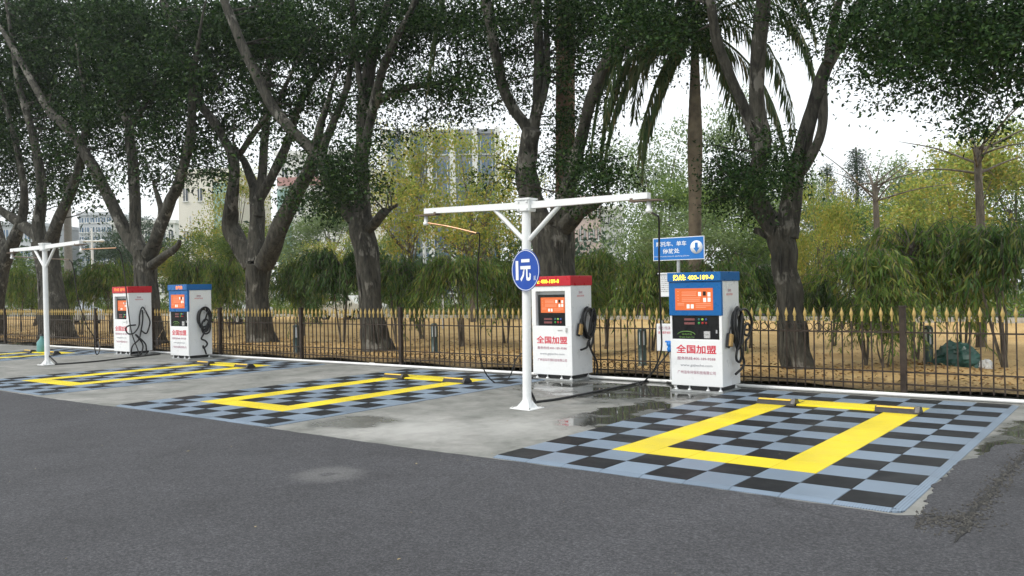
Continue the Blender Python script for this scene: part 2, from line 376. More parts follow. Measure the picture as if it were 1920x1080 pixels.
M_TG = tilemat('grey_tile', (.19, .248, .318), .42, .10); M_TB = tilemat('black_tile', (.008, .009, .011), .5, .25); M_TY = tilemat('yellow_tile', (.82, .66, .03), .45, .05)
def tile_mesh(name, mat):
    a, b_, h, c_ = .001, .399, .018, .004
    V = [(a, a, 0), (b_, a, 0), (b_, b_, 0), (a, b_, 0), (a, a, h-c_), (b_, a, h-c_), (b_, b_, h-c_), (a, b_, h-c_), (a+c_, a+c_, h), (b_-c_, a+c_, h), (b_-c_, b_-c_, h), (a+c_, b_-c_, h)]
    Fc = [(8, 9, 10, 11)]+[(i, (i+1) % 4, 4+(i+1) % 4, 4+i) for i in range(4)]+[(4+i, 4+(i+1) % 4, 8+(i+1) % 4, 8+i) for i in range(4)]
    return MB().add(V, Fc).mesh(name, mat)
T_G, T_B, T_Y = tile_mesh('tile_grey', M_TG), tile_mesh('tile_black', M_TB), tile_mesh('tile_yellow', M_TY)
E_X = MB().prism([(-.075, .002), (-.07, .006), (-.003, .018), (0, .018), (0, 0), (-.075, 0)], 'x', .0015, .3985).mesh('edge_strip', M_TG)   # ramp along a front edge
E_C = MB().prism([(.07, -.002), (0, -.002), (0, -.07), (.03, -.068), (.055, -.05), (.068, -.03)][::-1], 'z', 0, .012).mesh('edge_corner', M_TG)
def mat_bay(x0, y0, rz, label):
    t = thing('parking_mat', label, 'parking mat', (x0, y0, .001), rz, 'chequered wash-bay mats')
    for j in range(15):
        for i in range(9):
            yl = (2 <= j <= 11 and i in (2, 6)) or (j == 2 and 2 <= i <= 6) or (j == 12 and 2 <= i <= 6)
            me = T_Y if yl else (T_B if (i+j) % 2 == 0 else T_G)
            obj('tile', me, t, (i*.4, j*.4, random.uniform(0, .0012)))
    for i in range(9):
        obj('edge_strip', E_X, t, (i*.4, random.uniform(-.006, 0), 0), (0, 0, random.uniform(-.006, .006)))
    for j in range(15): obj('edge_strip', E_X, t, (3.6, j*.4, 0), (0, 0, R(90)))
    obj('edge_corner', E_C, t, (3.6, 0, 0))
    return t
MATS = [(0, 0, 0, 'chequered grey and black mat with yellow frame beside the cracked asphalt corner'),
        (-7.17, -.03, 0, 'chequered mat with yellow frame between the near white post and the bare concrete strip'),
        (-13.38, -.03, R(.4), 'chequered mat with yellow frame in front of the far blue-topped machine'),
        (-22.5, -.05, R(.3), 'chequered mat with yellow frame behind the far white T-shaped post')]
for a in MATS: mat_bay(*a)
# wheel stops
M_RUB = paint('black_rubber', (.018, .018, .019), .6, 0, .3, 30, .2); M_YREF = paint('yellow_reflective', (.8, .52, .05), .4, 0, .1, 30)
M_DSTEEL = paint('dark_steel', (.06, .06, .06), .4, .5, .3, 25); M_STEEL = paint('worn_steel', (.35, .35, .34), .4, .7, .25, 25)
def stop_meshes():
    prof = [(0, 0), (.012, .03), (.045, .082), (.135, .082), (.18, .03), (.2, 0)]
    body = MB().prism(prof, 'x', 0, .5).mesh('stop_body', M_RUB)
    band = MB().prism([(.034, .069), (.031, .071), (.043, .086), (.085, .086), (.085, .082), (.045, .082)], 'x', .015, .445).mesh('reflective_band', M_YREF)
    cap = MB().prism([(-.006, 0), (-.004, .03), (.04, .105), (.13, .095), (.196, .03), (.206, 0)], 'x', .46, .51).mesh('end_cap', M_DSTEEL)
    return body, band, cap
SB = stop_meshes()
wh = ['near the cracked asphalt corner', 'beside the near white post', 'before the far blue-topped machine', 'behind the far white post']
for k, (x0, y0, rz, _) in enumerate(MATS):
    for q, (dx, sd) in enumerate(((.80, 'left arm'), (2.30, 'right arm'))):
        t = thing('wheel_stop', 'black wheel stop on the '+sd+' of the mat '+wh[k], 'wheel stop', (x0+dx, y0+4.56, .019), rz, 'wheel stops on the mats')
        t.scale = (1, 1, .85); obj('stop_body', SB[0], t); obj('reflective_band', SB[1], t); obj('end_cap', SB[2], t)
    t = thing('stop_beam', 'raised yellow beam between the two wheel stops of the mat '+wh[k], 'beam', (x0+1.32, y0+4.6, .019), rz, 'yellow stop beams')
    MB().prism([(0, 0), (.0, .012), (.02, .022), (.34, .022), (.36, .012), (.36, 0)], 'x', 0, .97).build('beam_body', M_TY, t); MB().box(-.012, 0, .02, .34, 0, .026).box(.97, .982, .02, .34, 0, .026).build('end_plates', M_DSTEEL, t)

# ================================================================== T-shaped hose posts
M_WPOST = paint('white_post_paint', (.80, .82, .82), .35, 0, .06, 4, .02); M_BLK = paint('black_plastic', (.02, .02, .022), .45, 0, .2, 20)
M_COPPER = paint('copper_pipe', (.55, .33, .2), .35, .7, .15, 20); M_HOSE = paint('black_hose', (.012, .013, .014), .38, 0, .3, 40, .15)
M_BRACK = paint('brown_bracket', (.16, .12, .09), .5, .3, .2, 20)
def t_post(loc, lean, zs, label):
    t = thing('hose_post', label, 'post', loc); t.rotation_euler = (0, lean, 0); t.scale = (1, 1, zs)
    MB().tube([(0, 0, .02), (0, 0, 2.72)], .062, 8).build('column', M_WPOST, t)
    f = MB().box(-.17, .17, -.17, .17, 0, .014, .004)
    for a in range(4):
        c_, s_ = math.cos(a*math.pi/2+.785), math.sin(a*math.pi/2+.785); nx, ny = -s_*.005, c_*.005
        V = [(c_*.05+nx, s_*.05+ny, .014), (c_*.15+nx, s_*.15+ny, .014), (c_*.05+nx, s_*.05+ny, .13)]; V += [(v[0]-2*nx, v[1]-2*ny, v[2]) for v in V]
        f.add(V, [(0, 1, 2), (5, 4, 3), (0, 3, 4, 1), (1, 4, 5, 2), (2, 5, 3, 0)])
    f.lathe([(.09, .014), (.076, .04), (.066, .1), (.062, .14)], 8)
    f.build('base_flange', M_WPOST, t)
    for a in range(4):
        MB().lathe([(.014, .012), (.014, .03), (0, .034)], 6, (math.cos(a*math.pi/2+.785)*.2, math.sin(a*math.pi/2+.785)*.2, 0)).build('anchor_bolt', M_STEEL, t)
    MB().box(-.105, .105, -.085, .085, 2.66, 2.83, .012).box(-.12, .12, -.1, .1, 2.815, 2.84).build('collar', M_WPOST, t)
    for sx in (-1, 1):
        for sz in (2.70, 2.79): MB().tube([(sx*.07, -.085, sz), (sx*.07, -.102, sz)], .014, 6).build('bolt', M_WPOST, t)
        L = 1.86
        MB().prism([(sx*.1, 2.70), (sx*L, 2.725), (sx*L, 2.80), (sx*.1, 2.79)][::sx], 'y', -.045, .045).build('arm', M_WPOST, t)
        MB().tube([(sx*.045, 0, 2.28), (sx*.55, 0, 2.72)], .036, 4).build('brace', M_WPOST, t)
        br = MB().box(min(sx*1.62, sx*2.02), max(sx*1.62, sx*2.02), -.07, .07, 2.695, 2.711).box(min(sx*1.62, sx*1.66), max(sx*1.62, sx*1.66), -.05, .05, 2.69, 2.74).build('end_bracket', M_BRACK, t)
        MB().lathe([(.0, 2.705), (.028, 2.70), (.03, 2.6), (.042, 2.6), (.042, 2.56), (.0, 2.55)], 10, (sx*1.86, 0, 0)).build('swivel', M_WPOST, t)
    return t
P1 = t_post((-1.70, 2.76, 0), .0203, 1.0, 'white T-shaped hose post carrying the round blue price sign')
P2 = t_post((-16.30, 2.88, 0), -.008, 1.04, 'white T-shaped hose post beside the far red-topped machine')
def boom(name, pts, rad, mat, label, cat, group=None):
    return tag(MB().tube(smooth(pts, 10), rad, 8).build(name, mat), label, cat, group)
def V3(*a): return np.array(a, float)
# swinging boom pipes and hanging hoses
LB0 = V3(-3.50, 2.76, 2.63); LB1 = at(893, 437, 2.9)
boom('swing_boom', [LB0, LB0*.5+LB1*.5+V3(0, 0, .012), LB1], .013, M_COPPER, 'bare copper boom pipe swivelling under the left end of the near post arm', 'pipe', 'swing booms')
boom('spray_hose', [LB1, LB1+V3(.02, .05, -.06), at(895, 520, 3.4), at(896, 600, 3.9), at(900, 668, 4.4), at(915, 706, 4.75), at(940, 721, 5.0), at(957, 703, 5.35), at(972, 668, 5.75), V3(-3.80, 6.0, .62)], .011, M_HOSE, 'thin black spray hose looping down over the mat beside the near red-topped machine', 'hose')
RB0 = V3(.16, 2.76, 2.56); RB1 = at(1232, 404, 3.5)
boom('swing_boom', [RB0, RB0*.5+RB1*.5, RB1], .014, M_BLK, 'short black boom pipe under the right end of the near post arm', 'pipe', 'swing booms')
boom('spray_hose', [RB1, RB1+V3(0, .05, -.08), at(1236, 500, 4.2), at(1239, 600, 4.8), at(1240, 655, 5.2), at(1228, 690, 5.6), gr(1210, 717)+V3(0, 0, .03), gr(1200, 722)+V3(0, 0, .02)], .013, M_HOSE, 'black spray hose hanging in front of the blue parking sign', 'hose')
boom('supply_hose', [V3(-1.66, 2.80, .22), V3(-1.68, 2.92, .07), gr(1000, 757)+V3(0, 0, .02), gr(1050, 750)+V3(0, 0, .02), gr(1120, 736)+V3(0, 0, .02), gr(1180, 724)+V3(0, 0, .02), gr(1210, 717)+V3(0, 0, .02), gr(1240, 716)+V3(0, 0, .02), gr(1262, 722)+V3(0, 0, .02)], .018, M_HOSE, 'black supply hose lying on wet concrete from the near post to the blue-topped machine', 'hose')
boom('inlet_hose', [gr(1208, 718)+V3(0, 0, .02), at(1222, 700, 6.1), at(1240, 678, 6.3), at(1254, 660, 6.45)], .014, M_HOSE, 'short black inlet hose rising to the blue valve', 'hose')
FB0 = V3(-14.44, 2.88, 2.72); FB1 = at(218, 465, 3.1)
boom('swing_boom', [FB0, FB0*.5+FB1*.5, FB1], .014, M_COPPER, 'straight boom pipe under the far post arm reaching over the red-topped machine', 'pipe', 'swing booms')
boom('spray_hose', [FB1, at(226, 475, 3.2), at(233, 510, 3.5), at(238, 560, 4.2), at(246, 620, 4.8), at(258, 655, 5.1), gr(262, 668)+V3(0, 0, .02)], .014, M_HOSE, 'thin black spray hose hanging before the far red-topped machine', 'hose')
FL0 = V3(-18.16, 2.88, 2.7); FL1 = at(130, 487, 3.0)
boom('swing_boom', [FL0, FL0*.5+FL1*.5, FL1], .014, M_BRACK, 'grey boom pipe passing behind the far white post', 'pipe', 'swing booms')
boom('spray_hose', [FL1, at(137, 500, 3.1), at(146, 560, 3.6), at(163, 610, 4.2), at(176, 632, 4.4), at(178, 655, 4.5), at(182, 665, 4.6), at(187, 655, 4.7), at(184, 640, 4.8)], .014, M_HOSE, 'thin black spray hose slanting down between the far post and the red-topped machine', 'hose')
boom('supply_hose', [V3(-16.26, 2.9, .22), V3(-16.1, 3.0, .05), gr(110, 684)+V3(0, 0, .02), gr(180, 679)+V3(0, 0, .02), gr(240, 672)+V3(0, 0, .02), gr(300, 665)+V3(0, 0, .02)], .018, M_HOSE, 'black supply hose lying on concrete from the far post to the machines', 'hose')

# round price sign
M_SIGNB = paint('sign_blue', (.005, .06, .36), .35, 0, .08, 5, 0); M_SIGNW = paint('sign_white', (.8, .83, .85), .4, 0, .03, 5, 0)
ds = thing('price_sign', 'round blue price sign with white numeral fixed to the near white post', 'sign', (-1.60, 2.655, 1.868), R(-11.5))
def disc(r0, r1, y0, y1, n=48):
    V = []; Fc = []
    for y in (y0, y1):
        for r_ in (r0, r1):
            V += [(r_*math.cos(2*math.pi*k/n), y, r_*math.sin(2*math.pi*k/n)) for k in range(n)]
    for k in range(n):
        j = (k+1) % n
        Fc += [(k, j, n+j, n+k), (2*n+j, 2*n+k, 3*n+k, 3*n+j), (n+k, n+j, 3*n+j, 3*n+k)]
        if r0 > 1e-6: Fc += [(j, k, 2*n+k, 2*n+j)]
    return MB().add(V, Fc)
disc(1e-7, .278, -.004, .006).build('plate', M_SIGNB, ds); disc(.262, .270, -.0065, -.0045).build('rim_line', M_SIGNW, ds)
text('1', .055, .26, M_SIGNW, ds, (-.165, -.007, 0), FRONT, bold=.03); text('元', .215, .30, M_SIGNW, ds, (0.005, -.007, 0), FRONT, bold=.03); text('起', .042, .06, M_SIGNW, ds, (.185, -.007, -.105), FRONT)
MB().box(-.07, .07, .006, .045, -.03, .03).build('clamp', M_STEEL, ds)

# ================================================================== wash machines
M_WH = paint('white_enamel', (.80, .82, .83), .3, 0, .012, 1.2, 0); M_BLUE = paint('blue_enamel', (.002, .115, .36), .3, 0, .02, 2, 0); M_RED = paint('red_enamel', (.50, .012, .025), .3, 0, .02, 2, 0)
M_PANEL = paint('black_gloss_panel', (.008, .009, .01), .14, 0, .1, 6, 0); M_RTX = paint('red_print', (.62, .02, .05), .5, 0, .03, 5, 0); M_VTX = paint('purple_print', (.34, .09, .16), .5, 0, .05, 5, 0)
M_GTX = paint('grey_print', (.22, .23, .26), .5, 0, .05, 5, 0); M_GRN = paint('green_print', (.14, .30, .06), .5, 0, .05, 5, 0); M_DKR = paint('dark_display', (.20, .07, .07), .3, 0, .1, 9, 0)
M_LED = emis('led_yellow', (1.0, .70, .04), 1.6); M_LEDO = emis('led_orange', (1.0, .28, .06), .45)
M_SCR = emis('orange_screen', (.62, .13, .03), .2); M_SCRW = emis('screen_white', (.85, .75, .70), .25); M_SCRP = emis('screen_pale', (.80, .33, .20), .25)
BTN = [paint('button_%s' % k, c, .3, 0, .05, 9, 0) for k, c in (('teal', (.03, .16, .17)), ('lime', (.35, .65, .1)), ('blue', (.05, .1, .35)), ('green', (.05, .35, .06)), ('red', (.5, .02, .02)), ('maroon', (.3, .02, .02)))]
M_FRAME = paint('galvanised', (.42, .44, .44), .4, .5, .2, 12); M_ALU = paint('silver', (.6, .6, .6), .3, .6, .1, 12)
WD, DP = .84, .66
def machine(x1, y0, kind, dz, label, led):
    t = thing('wash_machine', label, 'machine', (x1-WD, y0, 0), 0, 'self-service washing machines'); t.scale = (1, 1, dz)
    fr = MB()
    for x in (0, WD-.05): fr.box(x, x+.05, .0, DP, 0.0, .035)
    fr.box(.05, WD-.05, 0, .05, .002, .033).box(.05, WD-.05, DP-.05, DP, .002, .033); fr.build('base_frame', M_FRAME, t); MB().box(.06, WD-.06, .07, DP-.06, .036, .099).build('under_gap_shade', M_BLK, t)  # black block fills the foot gap, standing in for shade under the cabinet
    for x, y in ((.06, .05), (WD-.06, .05), (WD-.06, DP-.06), (.06, DP-.06), (.28, .05), (.58, .05)):
        MB().lathe([(.03, .033), (.03, .045), (.012, .055), (.012, .105)], 8, (x, y, 0)).build('foot', M_WH, t)
    if kind == 'blue':
        b = MB().box(.004, WD-.004, .045, DP, .1, 1.675, .006).box(0, WD, 0, .0445, .1, .805, .006)
        b.box(0, .03, 0, .0445, .805, 1.165).box(WD-.04, WD, 0, .0445, .805, 1.165)
        b.build('cabinet', M_WH, t)
        MB().box(-.008, WD+.006, -.012, .0445, 1.163, 1.676, .006).build('upper_door', M_BLUE, t)
        cp = MB().box(-.02, WD+.012, -.035, DP+.012, 1.678, 1.816, .006).build('top_fascia', M_BLUE, t)
        pn = MB().box(.031, WD-.041, .018, .0445, .806, 1.162).build('control_panel', M_PANEL, t)
        sx0, sx1, sz0, sz1, sy = .10, .715, 1.245, 1.575, -.012; py = .018; dzp = 0; ledy = -.035
        MB().box(.55, .65, py-.012, py, .825, .93).build('coin_tray', M_ALU, t); MB().box(.745, .765, py-.02, py, .90, .95).build('lock', M_ALU, t)
        a = MB().tube([(.26+.15*math.cos(q), py-.003, .862+.062*math.sin(q)) for q in np.linspace(.25, 2.9, 16)], .0055, 4)
        a.build('logo_arc', M_GRN, t); text('绿车环保', .16, .032, M_GRN, t, (.27, py-.002, .880), FRONT); text('Green Cars Co', .25, .024, M_GRN, t, (.265, py-.002, .838), FRONT, bold=.01)
        ts = 0
    else:
        b = MB().box(.004, WD-.004, .10, DP, .1, 1.675, .006).box(0, WD, 0, .0995, .1, .955, .006)
        b.box(0, .085, 0, .0995, .955, 1.675).box(WD-.125, WD, 0, .0995, .955, 1.675).box(.085, WD-.125, 0, .0995, 1.565, 1.675); b.build('cabinet', M_WH, t)
        cp = MB().box(-.006, WD+.012, -.02, DP+.012, 1.655, 1.826, .006).build('top_fascia', M_RED, t)
        pn = MB().box(.11, WD-.13, .05, .0985, .957, 1.505).build('control_panel', M_PANEL, t)
        sx0, sx1, sz0, sz1, sy = .165, .675, 1.185, 1.455, .05; py = .05; dzp = -.03; ledy = -.02
        MB().box(.55, .65, -.004, .003, .868, .893).build('name_tag', M_ALU, t); MB().box(.725, .75, -.02, .003, .85, .93).build('lock', M_ALU, t)
        ts = .055
    sc = MB().box(sx0, sx1, sy-.004, sy+.001, sz0, sz1).build('screen', M_SCR, t)
    w, h = sx1-sx0, sz1-sz0
    def on(u0, u1, v0, v1, mt, nm='screen_mark'): MB().box(sx0+u0*w, sx0+u1*w, sy-.0055, sy-.0038, sz0+v0*h, sz0+v1*h).build(nm, mt, sc)
    for u, v, mt in ((.62, .64, M_SCRW), (.745, .66, M_PANEL), (.865, .62, M_SCRW), (.75, .37, M_SCRW), (.865, .38, M_SCRW), (.31, .08, M_SCRW), (.42, .08, M_SCRW)): on(u, u+.075, v, v+.19, mt)
    for k, (u0, u1, v) in enumerate(((.06, .1, .85), (.18, .58, .82), (.18, .56, .73), (.06, .1, .68), (.18, .57, .66), (.06, .1, .55), (.18, .68, .55), (.18, .66, .47), (.06, .1, .44), (.18, .66, .40), (.06, .24, .30), (.06, .24, .23), (.55, .94, .28), (.55, .94, .19), (.55, .82, .12))): on(u0, u1, v, v+.022, M_SCRP)
    for z in (1.105, 1.045): MB().box(.23, .40, py-.006, py, z+dzp-.017, z+dzp+.017).build('number_display', M_DKR, t)
    for i in range(3):
        for j in range(2):
            MB().lathe([(.018, 0), (.018, .008), (.0, .012)], 10).build('button', BTN[i+3*j] if i+3*j < 6 else BTN[4], t, (.47+.058*i, py, 1.105+dzp-.055*j), (R(90), 0, 0))
    text('全国加盟', .655, .135, M_RTX, t, (WD/2, -.002, .655+ts), FRONT, bold=.022)
    text('服务热线:400-189-9588', .62, .05, M_VTX, t, (WD/2, -.002, .515+ts), FRONT, bold=.006); text('www.gzjieche.com', .52, .048, M_GTX, t, (WD/2, -.002, .408+ts), FRONT, bold=.004)
    text('广州洁车环保科技有限公司', .62, .052, M_VTX, t, (WD/2, -.002, .305+ts), FRONT, bold=.004)
    text('洗车机', .12, .045, M_VTX, t, (WD+.0, DP*.46, 1.535), SIDE, bold=.01); text('自助洗车环保设备', .23, .032, M_RTX, t, (WD+.0, DP*.46, 1.475), SIDE)
    zc = 1.745
    if led == 'near': text('热线: 400-189-0', .66 if kind == 'blue' else .62, .088, M_LED, t, (.41 if kind == 'blue' else .30, ledy-.002, zc-.004), FRONT, name='led_lettering', bold=.014)
    elif led == 'orange': text('自助洗', .30, .09, M_LEDO, t, (.52, ledy-.002, zc), FRONT, name='led_lettering', bold=.03)
    else: text('热线 自助', .58, .085, M_LEDO, t, (.40, ledy-.002, zc), FRONT, name='led_lettering', bold=.02)
    MB().tube([(WD-.006, .42, 1.12), (WD+.05, .42, 1.12), (WD+.09, .42, 1.16), (WD+.095, .42, 1.33)], .009, 6).build('hose_hook', M_ALU, t)
    return t
MACH = [(-.02, 5.35, 'blue', 1.0, 'white wash machine with blue top beside the first chequered mat', 'near'), (-2.92, 5.71, 'red', 1.0, 'white wash machine with red top behind the near hose post', 'near'),
        (-14.06, 5.27, 'blue', 1.04, 'white wash machine with blue top near the forked tree trunk, hose neatly coiled', 'orange'), (-17.2, 5.41, 'red', 1.035, 'white wash machine with red top and hose trailing onto the ground', 'dim')]
for a in MACH: machine(*a)
def hose_on(k, paths, rad, label):
    x, y = MACH[k][0], MACH[k][1]; t = MB()
    for pth in paths: t.tube(smooth([(x+o, y+s, z*MACH[k][3]) for s, z, o in pth], 7), rad, 8)
    return tag(t.build('vacuum_hose', M_HOSE), label, 'hose', 'hoses hung on the machines')
def coil(sc, zc, rs, rz, n, o0, do, seed):
    q = random.Random(seed); out = []
    for i in range(int(n*10)):
        a = math.pi/2+2*math.pi*i/10; k = i/10
        out.append((sc+math.cos(a)*rs*(1+.18*math.sin(k*2.1+seed))+q.uniform(-.008, .008), zc+math.sin(a)*rz*(1+.12*math.cos(k*1.7+seed))+.02*math.sin(k*3), o0+do*k/n+q.uniform(-.006, .006)))
    return out
hose_on(0, [coil(.40, .97, .13, .28, 4, .035, .09, 3)+[(.36, .75, .12), (.30, .62, .10), (.30, .50, .09), (.42, .45, .09), (.50, .56, .09), (.44, .70, .10), (.46, .55, .12), (.52, .42, .12), (.44, .35, .11), (.34, .31, .10), (.26, .28, .09)],
            [(.42, 1.22, .10), (.60, 1.24, .12), (.78, 1.12, .13), (.82, .95, .12), (.70, .84, .11), (.58, .88, .1), (.66, 1.0, .1), (.80, .98, .1), (.78, .82, .1), (.66, .76, .1), (.64, .68, .1), (.63, .6, .1)]], .019, 'thick black hose tangled on the hook of the near blue-topped machine')
hose_on(1, [coil(.42, 1.0, .15, .24, 5, .035, .09, 5)+[(.38, .78, .1), (.42, .72, .1), (.36, .66, .1), (.34, .58, .09), (.24, .55, .08), (.17, .54, .07)], [(.42, 1.2, .1), (.56, .95, .09), (.54, .7, .09), (.45, .56, .09), (.40, .70, .09), (.42, .60, .09), (.52, .45, .09), (.62, .33, .09), (.68, .22, .08), (.69, .05, .06), (.72, .02, .05)]], .019, 'thick black hose coiled on the hook of the near red-topped machine')
hose_on(2, [coil(.40, .98, .16, .25, 4, .035, .08, 2)+coil(.42, .80, .11, .15, 2, .08, .03, 4)+[(.36, .62, .1), (.30, .5, .09), (.40, .45, .09), (.46, .36, .09), (.36, .27, .09), (.34, .33, .09), (.38, .25, .09), (.43, .12, .08)]], .021, 'thick black hose coiled on the side of the far blue-topped machine')
def fr_(x, y, o=.08): return ((x-385)/290*.66, .1+(860-y)/755*1.72, o)
hose_on(3, [[fr_(*p) for p in ((450, 550), (350, 560), (325, 600), (360, 650), (430, 640), (490, 560), (500, 450), (520, 370), (547, 350), (590, 420), (630, 520), (600, 630), (570, 655), (520, 620))],
            [fr_(*p, .1) for p in ((530, 380), (535, 480), (510, 620), (480, 720), (400, 790), (380, 885))]+[(-.0, .025, .16), (.06, .02, .25), (.2, .03, .22)]+[fr_(*p, .14) for p in ((520, 800), (490, 730), (430, 660))]+[fr_(*p, .13) for p in ((480, 700), (555, 780), (565, 870))]+[(.38, .022, .2), (.30, .02, .28), (.34, .02, .45), (.5, .02, .4)]], .02, 'thick black hose trailing from the far red-topped machine to the ground')
# hand brush hanging by the near blue machine
M_WOOD = paint('tan_bristle', (.40, .26, .10), .8, 0, .25, 30, .2)
for (k, sy, z0, lab) in ((0, .14, .68, 'black hand brush with tan bristles on the near blue-topped machine'), (1, .16, .78, 'black hand brush with tan bristles on the near red-topped machine')):
    t = thing('hand_brush', lab, 'brush', (MACH[k][0]+.012, MACH[k][1]+sy, z0), 0, 'hand brushes'); t.rotation_euler = (R(-14), 0, 0)
    MB().box(0, .035, -.05, .05, 0, .22, .012).build('brush_block', M_BLK, t); MB().box(.035, .075, -.04, .045, .02, .21, .008).build('bristles', M_WOOD, t)
    MB().tube([(.018, .0, .21), (.02, .02, .3), (.03, .06, .38)], .009, 6).build('handle', M_BLK, t)

# ================================================================== sign, boxes and valve by the fence
M_SIGN2 = paint('direction_blue', (.01, .16, .50), .35, 0, .06, 4, 0)
sg = thing('parking_sign', 'blue rectangular motorcycle parking sign with white arrow above the blue-topped machine', 'sign', (at(1271, 500, 6.5)[0], 6.5, 0))
SX = sg.location[0]; c0, c1, c2_ = at(1224, 447, 6.46), at(1320, 443, 6.46), at(1320, 487, 6.46)
sw, sh = c1[0]-c0[0], c1[2]-c2_[2]; mcx, mcz = (c0[0]+c1[0])/2-SX, (c0[2]+c1[2])/2-sh/2+.005
MB().tube([(0, .02, 0), (0, .02, mcz+sh/2)], .03, 10).build('pole', M_FRAME, sg)
MB().box(mcx-sw/2, mcx+sw/2, -.035, -.02, mcz-sh/2, mcz+sh/2).build('plate', M_SIGNW, sg); MB().box(mcx-sw/2+.012, mcx+sw/2-.012, -.038, -.035, mcz-sh/2+.012, mcz+sh/2-.012).build('face', M_SIGN2, sg)
text('摩托车、单车', sw*.60, .085, M_SIGNW, sg, (mcx-.13, -.040, mcz+.085), FRONT, bold=.015); text('停放处', sw*.33, .085, M_SIGNW, sg, (mcx-.13, -.040, mcz-.035), FRONT, bold=.015)
text('Motorcycles bicycle parking places', sw*.68, .026, M_SIGNW, sg, (mcx-.12, -.040, mcz-.125), FRONT)
MB().lathe([(.0, 0), (.11, 0), (.11, .002), (.0, .002)], 28).build('arrow_disc', M_SIGNW, sg, (mcx+.33, -.038, mcz+.01), (R(90), 0, 0))
MB().prism([(-.025, .075), (.025, .075), (.025, -.01), (.055, -.01), (0, -.085), (-.055, -.01), (-.025, -.01)][::-1], 'y', -.0435, -.0405).build('arrow', M_SIGN2, sg, (mcx+.33, 0, mcz+.01))
eb = thing('meter_box', 'small ribbed white electric box behind the blue-topped machine', 'box', (at(1236, 520, 6.2)[0], 6.2, 0))
e0, e1 = at(1238, 514, 6.2), at(1258, 556, 6.2)
MB().box(0, .30, 0, .2, e1[2]-.005, e0[2], .008).build('case', M_WH, eb); MB().box(-.015, .315, -.02, .2, e0[2], e0[2]+.02).build('lid', M_WH, eb)
for k in range(9): MB().box(.03, .27, -.006, .0, e1[2]+.08+k*.032, e1[2]+.095+k*.032).build('louvre', M_ALU, eb)
MB().tube([(.24, -.008, e1[2]+.05), (.24, -.02, e1[2]+.05)], .018, 8).build('latch', M_GTX, eb)
MB().tube([(.15, .22, 0), (.15, .22, e0[2])], .025, 8).build('stand_pipe', M_FRAME, eb)
nb = thing('notice_box', 'white box with pink lettering hung on the iron fence', 'box', (at(1231, 620, 6.62)[0], 6.62, 0))
n0, n1 = at(1231, 607, 6.62), at(1262, 659, 6.62); nw = n1[0]-n0[0]
MB().box(0, nw, 0, .09, n1[2], n0[2], .006).build('case', M_WH, nb); text('充水/泡沫', nw*.75, .06, M_VTX, nb, (nw*.5, -.002, n0[2]-.07), FRONT); text('请按顺序使用', nw*.8, .045, M_RTX, nb, (nw*.5, -.002, n0[2]-.15), FRONT)
for x in (.06, nw-.06): MB().box(x-.01, x+.01, .08, .13, n0[2]-.03, n0[2]+.05).build('strap', M_FRAME, nb)
vb = at(1256, 650, 6.5)
va = thing('water_valve', 'bright blue plastic valve at the corner of the white notice box', 'valve', tuple(vb)); M_VALVE = paint('valve_blue', (.01, .2, .65), .35)
MB().lathe([(0, -.09), (.04, -.085), (.05, -.03), (.035, .0), (.055, .03), (.055, .07), (0, .08)], 12).build('valve_body', M_VALVE, va); MB().tube([(-.08, 0, .085), (.08, 0, .085)], .016, 8).build('valve_handle', M_VALVE, va); MB().tube([(0, 0, -.08), (0, .02, -.25), (0, .0, -vb[2]+.0)], .012, 8).build('riser', M_PVC, va)

# ================================================================== iron fence with gilt spear tips
M_IRON = paint('rusty_black_iron', (.038, .026, .018), .65, .2, .6, 6, .3); M_GOLD = paint('gilt_paint', (.50, .36, .12), .5, .2, .35, 8, .1)
YF = 6.75
fn = thing('iron_fence', 'black iron bar fence with gilt spear tips along the back of the wash bays', 'fence', (0, YF, 0))
bar_me = MB().box(-.009, .009, -.009, .009, .03, 1.05).mesh('bar', M_IRON)
tip_me = MB().lathe([(.013, 0), (.016, .01), (.011, .03), (.018, .045), (.012, .06), (.030, .10), (.024, .13), (.0, .215)], 8).mesh('spear_tip', M_GOLD)
post_me = MB().box(-.04, .04, -.04, .04, 0, 1.24).box(-.05, .05, -.05, .05, 1.24, 1.262).mesh('fence_post', M_IRON)
ring_me = MB().tube([(.055*math.cos(a), 0, .055*math.sin(a)) for a in np.linspace(0, 2*math.pi, 15)], .006, 4, False).mesh('scroll_ring', M_IRON)
PXS = [2.146-3.42*k for k in range(-1, 12)]
for x in PXS: obj('fence_post', post_me, fn, (x, 0, 0))
for a, b_ in zip(PXS[1:], PXS[:-1]):
    for z, h in ((.875, .022), (.30, .022), (.12, .022)):
        MB().box(a+.042, b_-.042, -.012, .012, z-h/2, z+h/2).build('rail', M_IRON, fn)
    n = 24
    for k in range(1, n):
        x = a+(b_-a)*k/n
        if x > 4.3: continue
        o = obj('bar', bar_me, fn, (x+random.uniform(-.004, .004), 0, 0), (random.uniform(-.008, .008), random.uniform(-.012, .012), 0))
        obj('spear_tip', tip_me, o, (0, 0, 1.035))
    if b_ < 0:
        for k in range(n): obj('scroll_ring', ring_me, fn, (a+(b_-a)*(k+.5)/n, 0, .21))
    elif b_ < 3:
        for k in range(n): obj('scroll_ring', ring_me, fn, (a+(b_-a)*(k+.5)/n, 0, .945), (0, 0, 0))
hp = [at(1195, 590, YF-.03), at(1197, 574, YF-.03), at(1203, 568, YF-.03), at(1208, 575, YF-.03), at(1209, 592, YF-.03)]
tag(MB().tube(smooth(hp, 5), .012, 6).build('hose_hook', M_IRON), 'black bent iron hook standing up between the spear tips', 'hook')

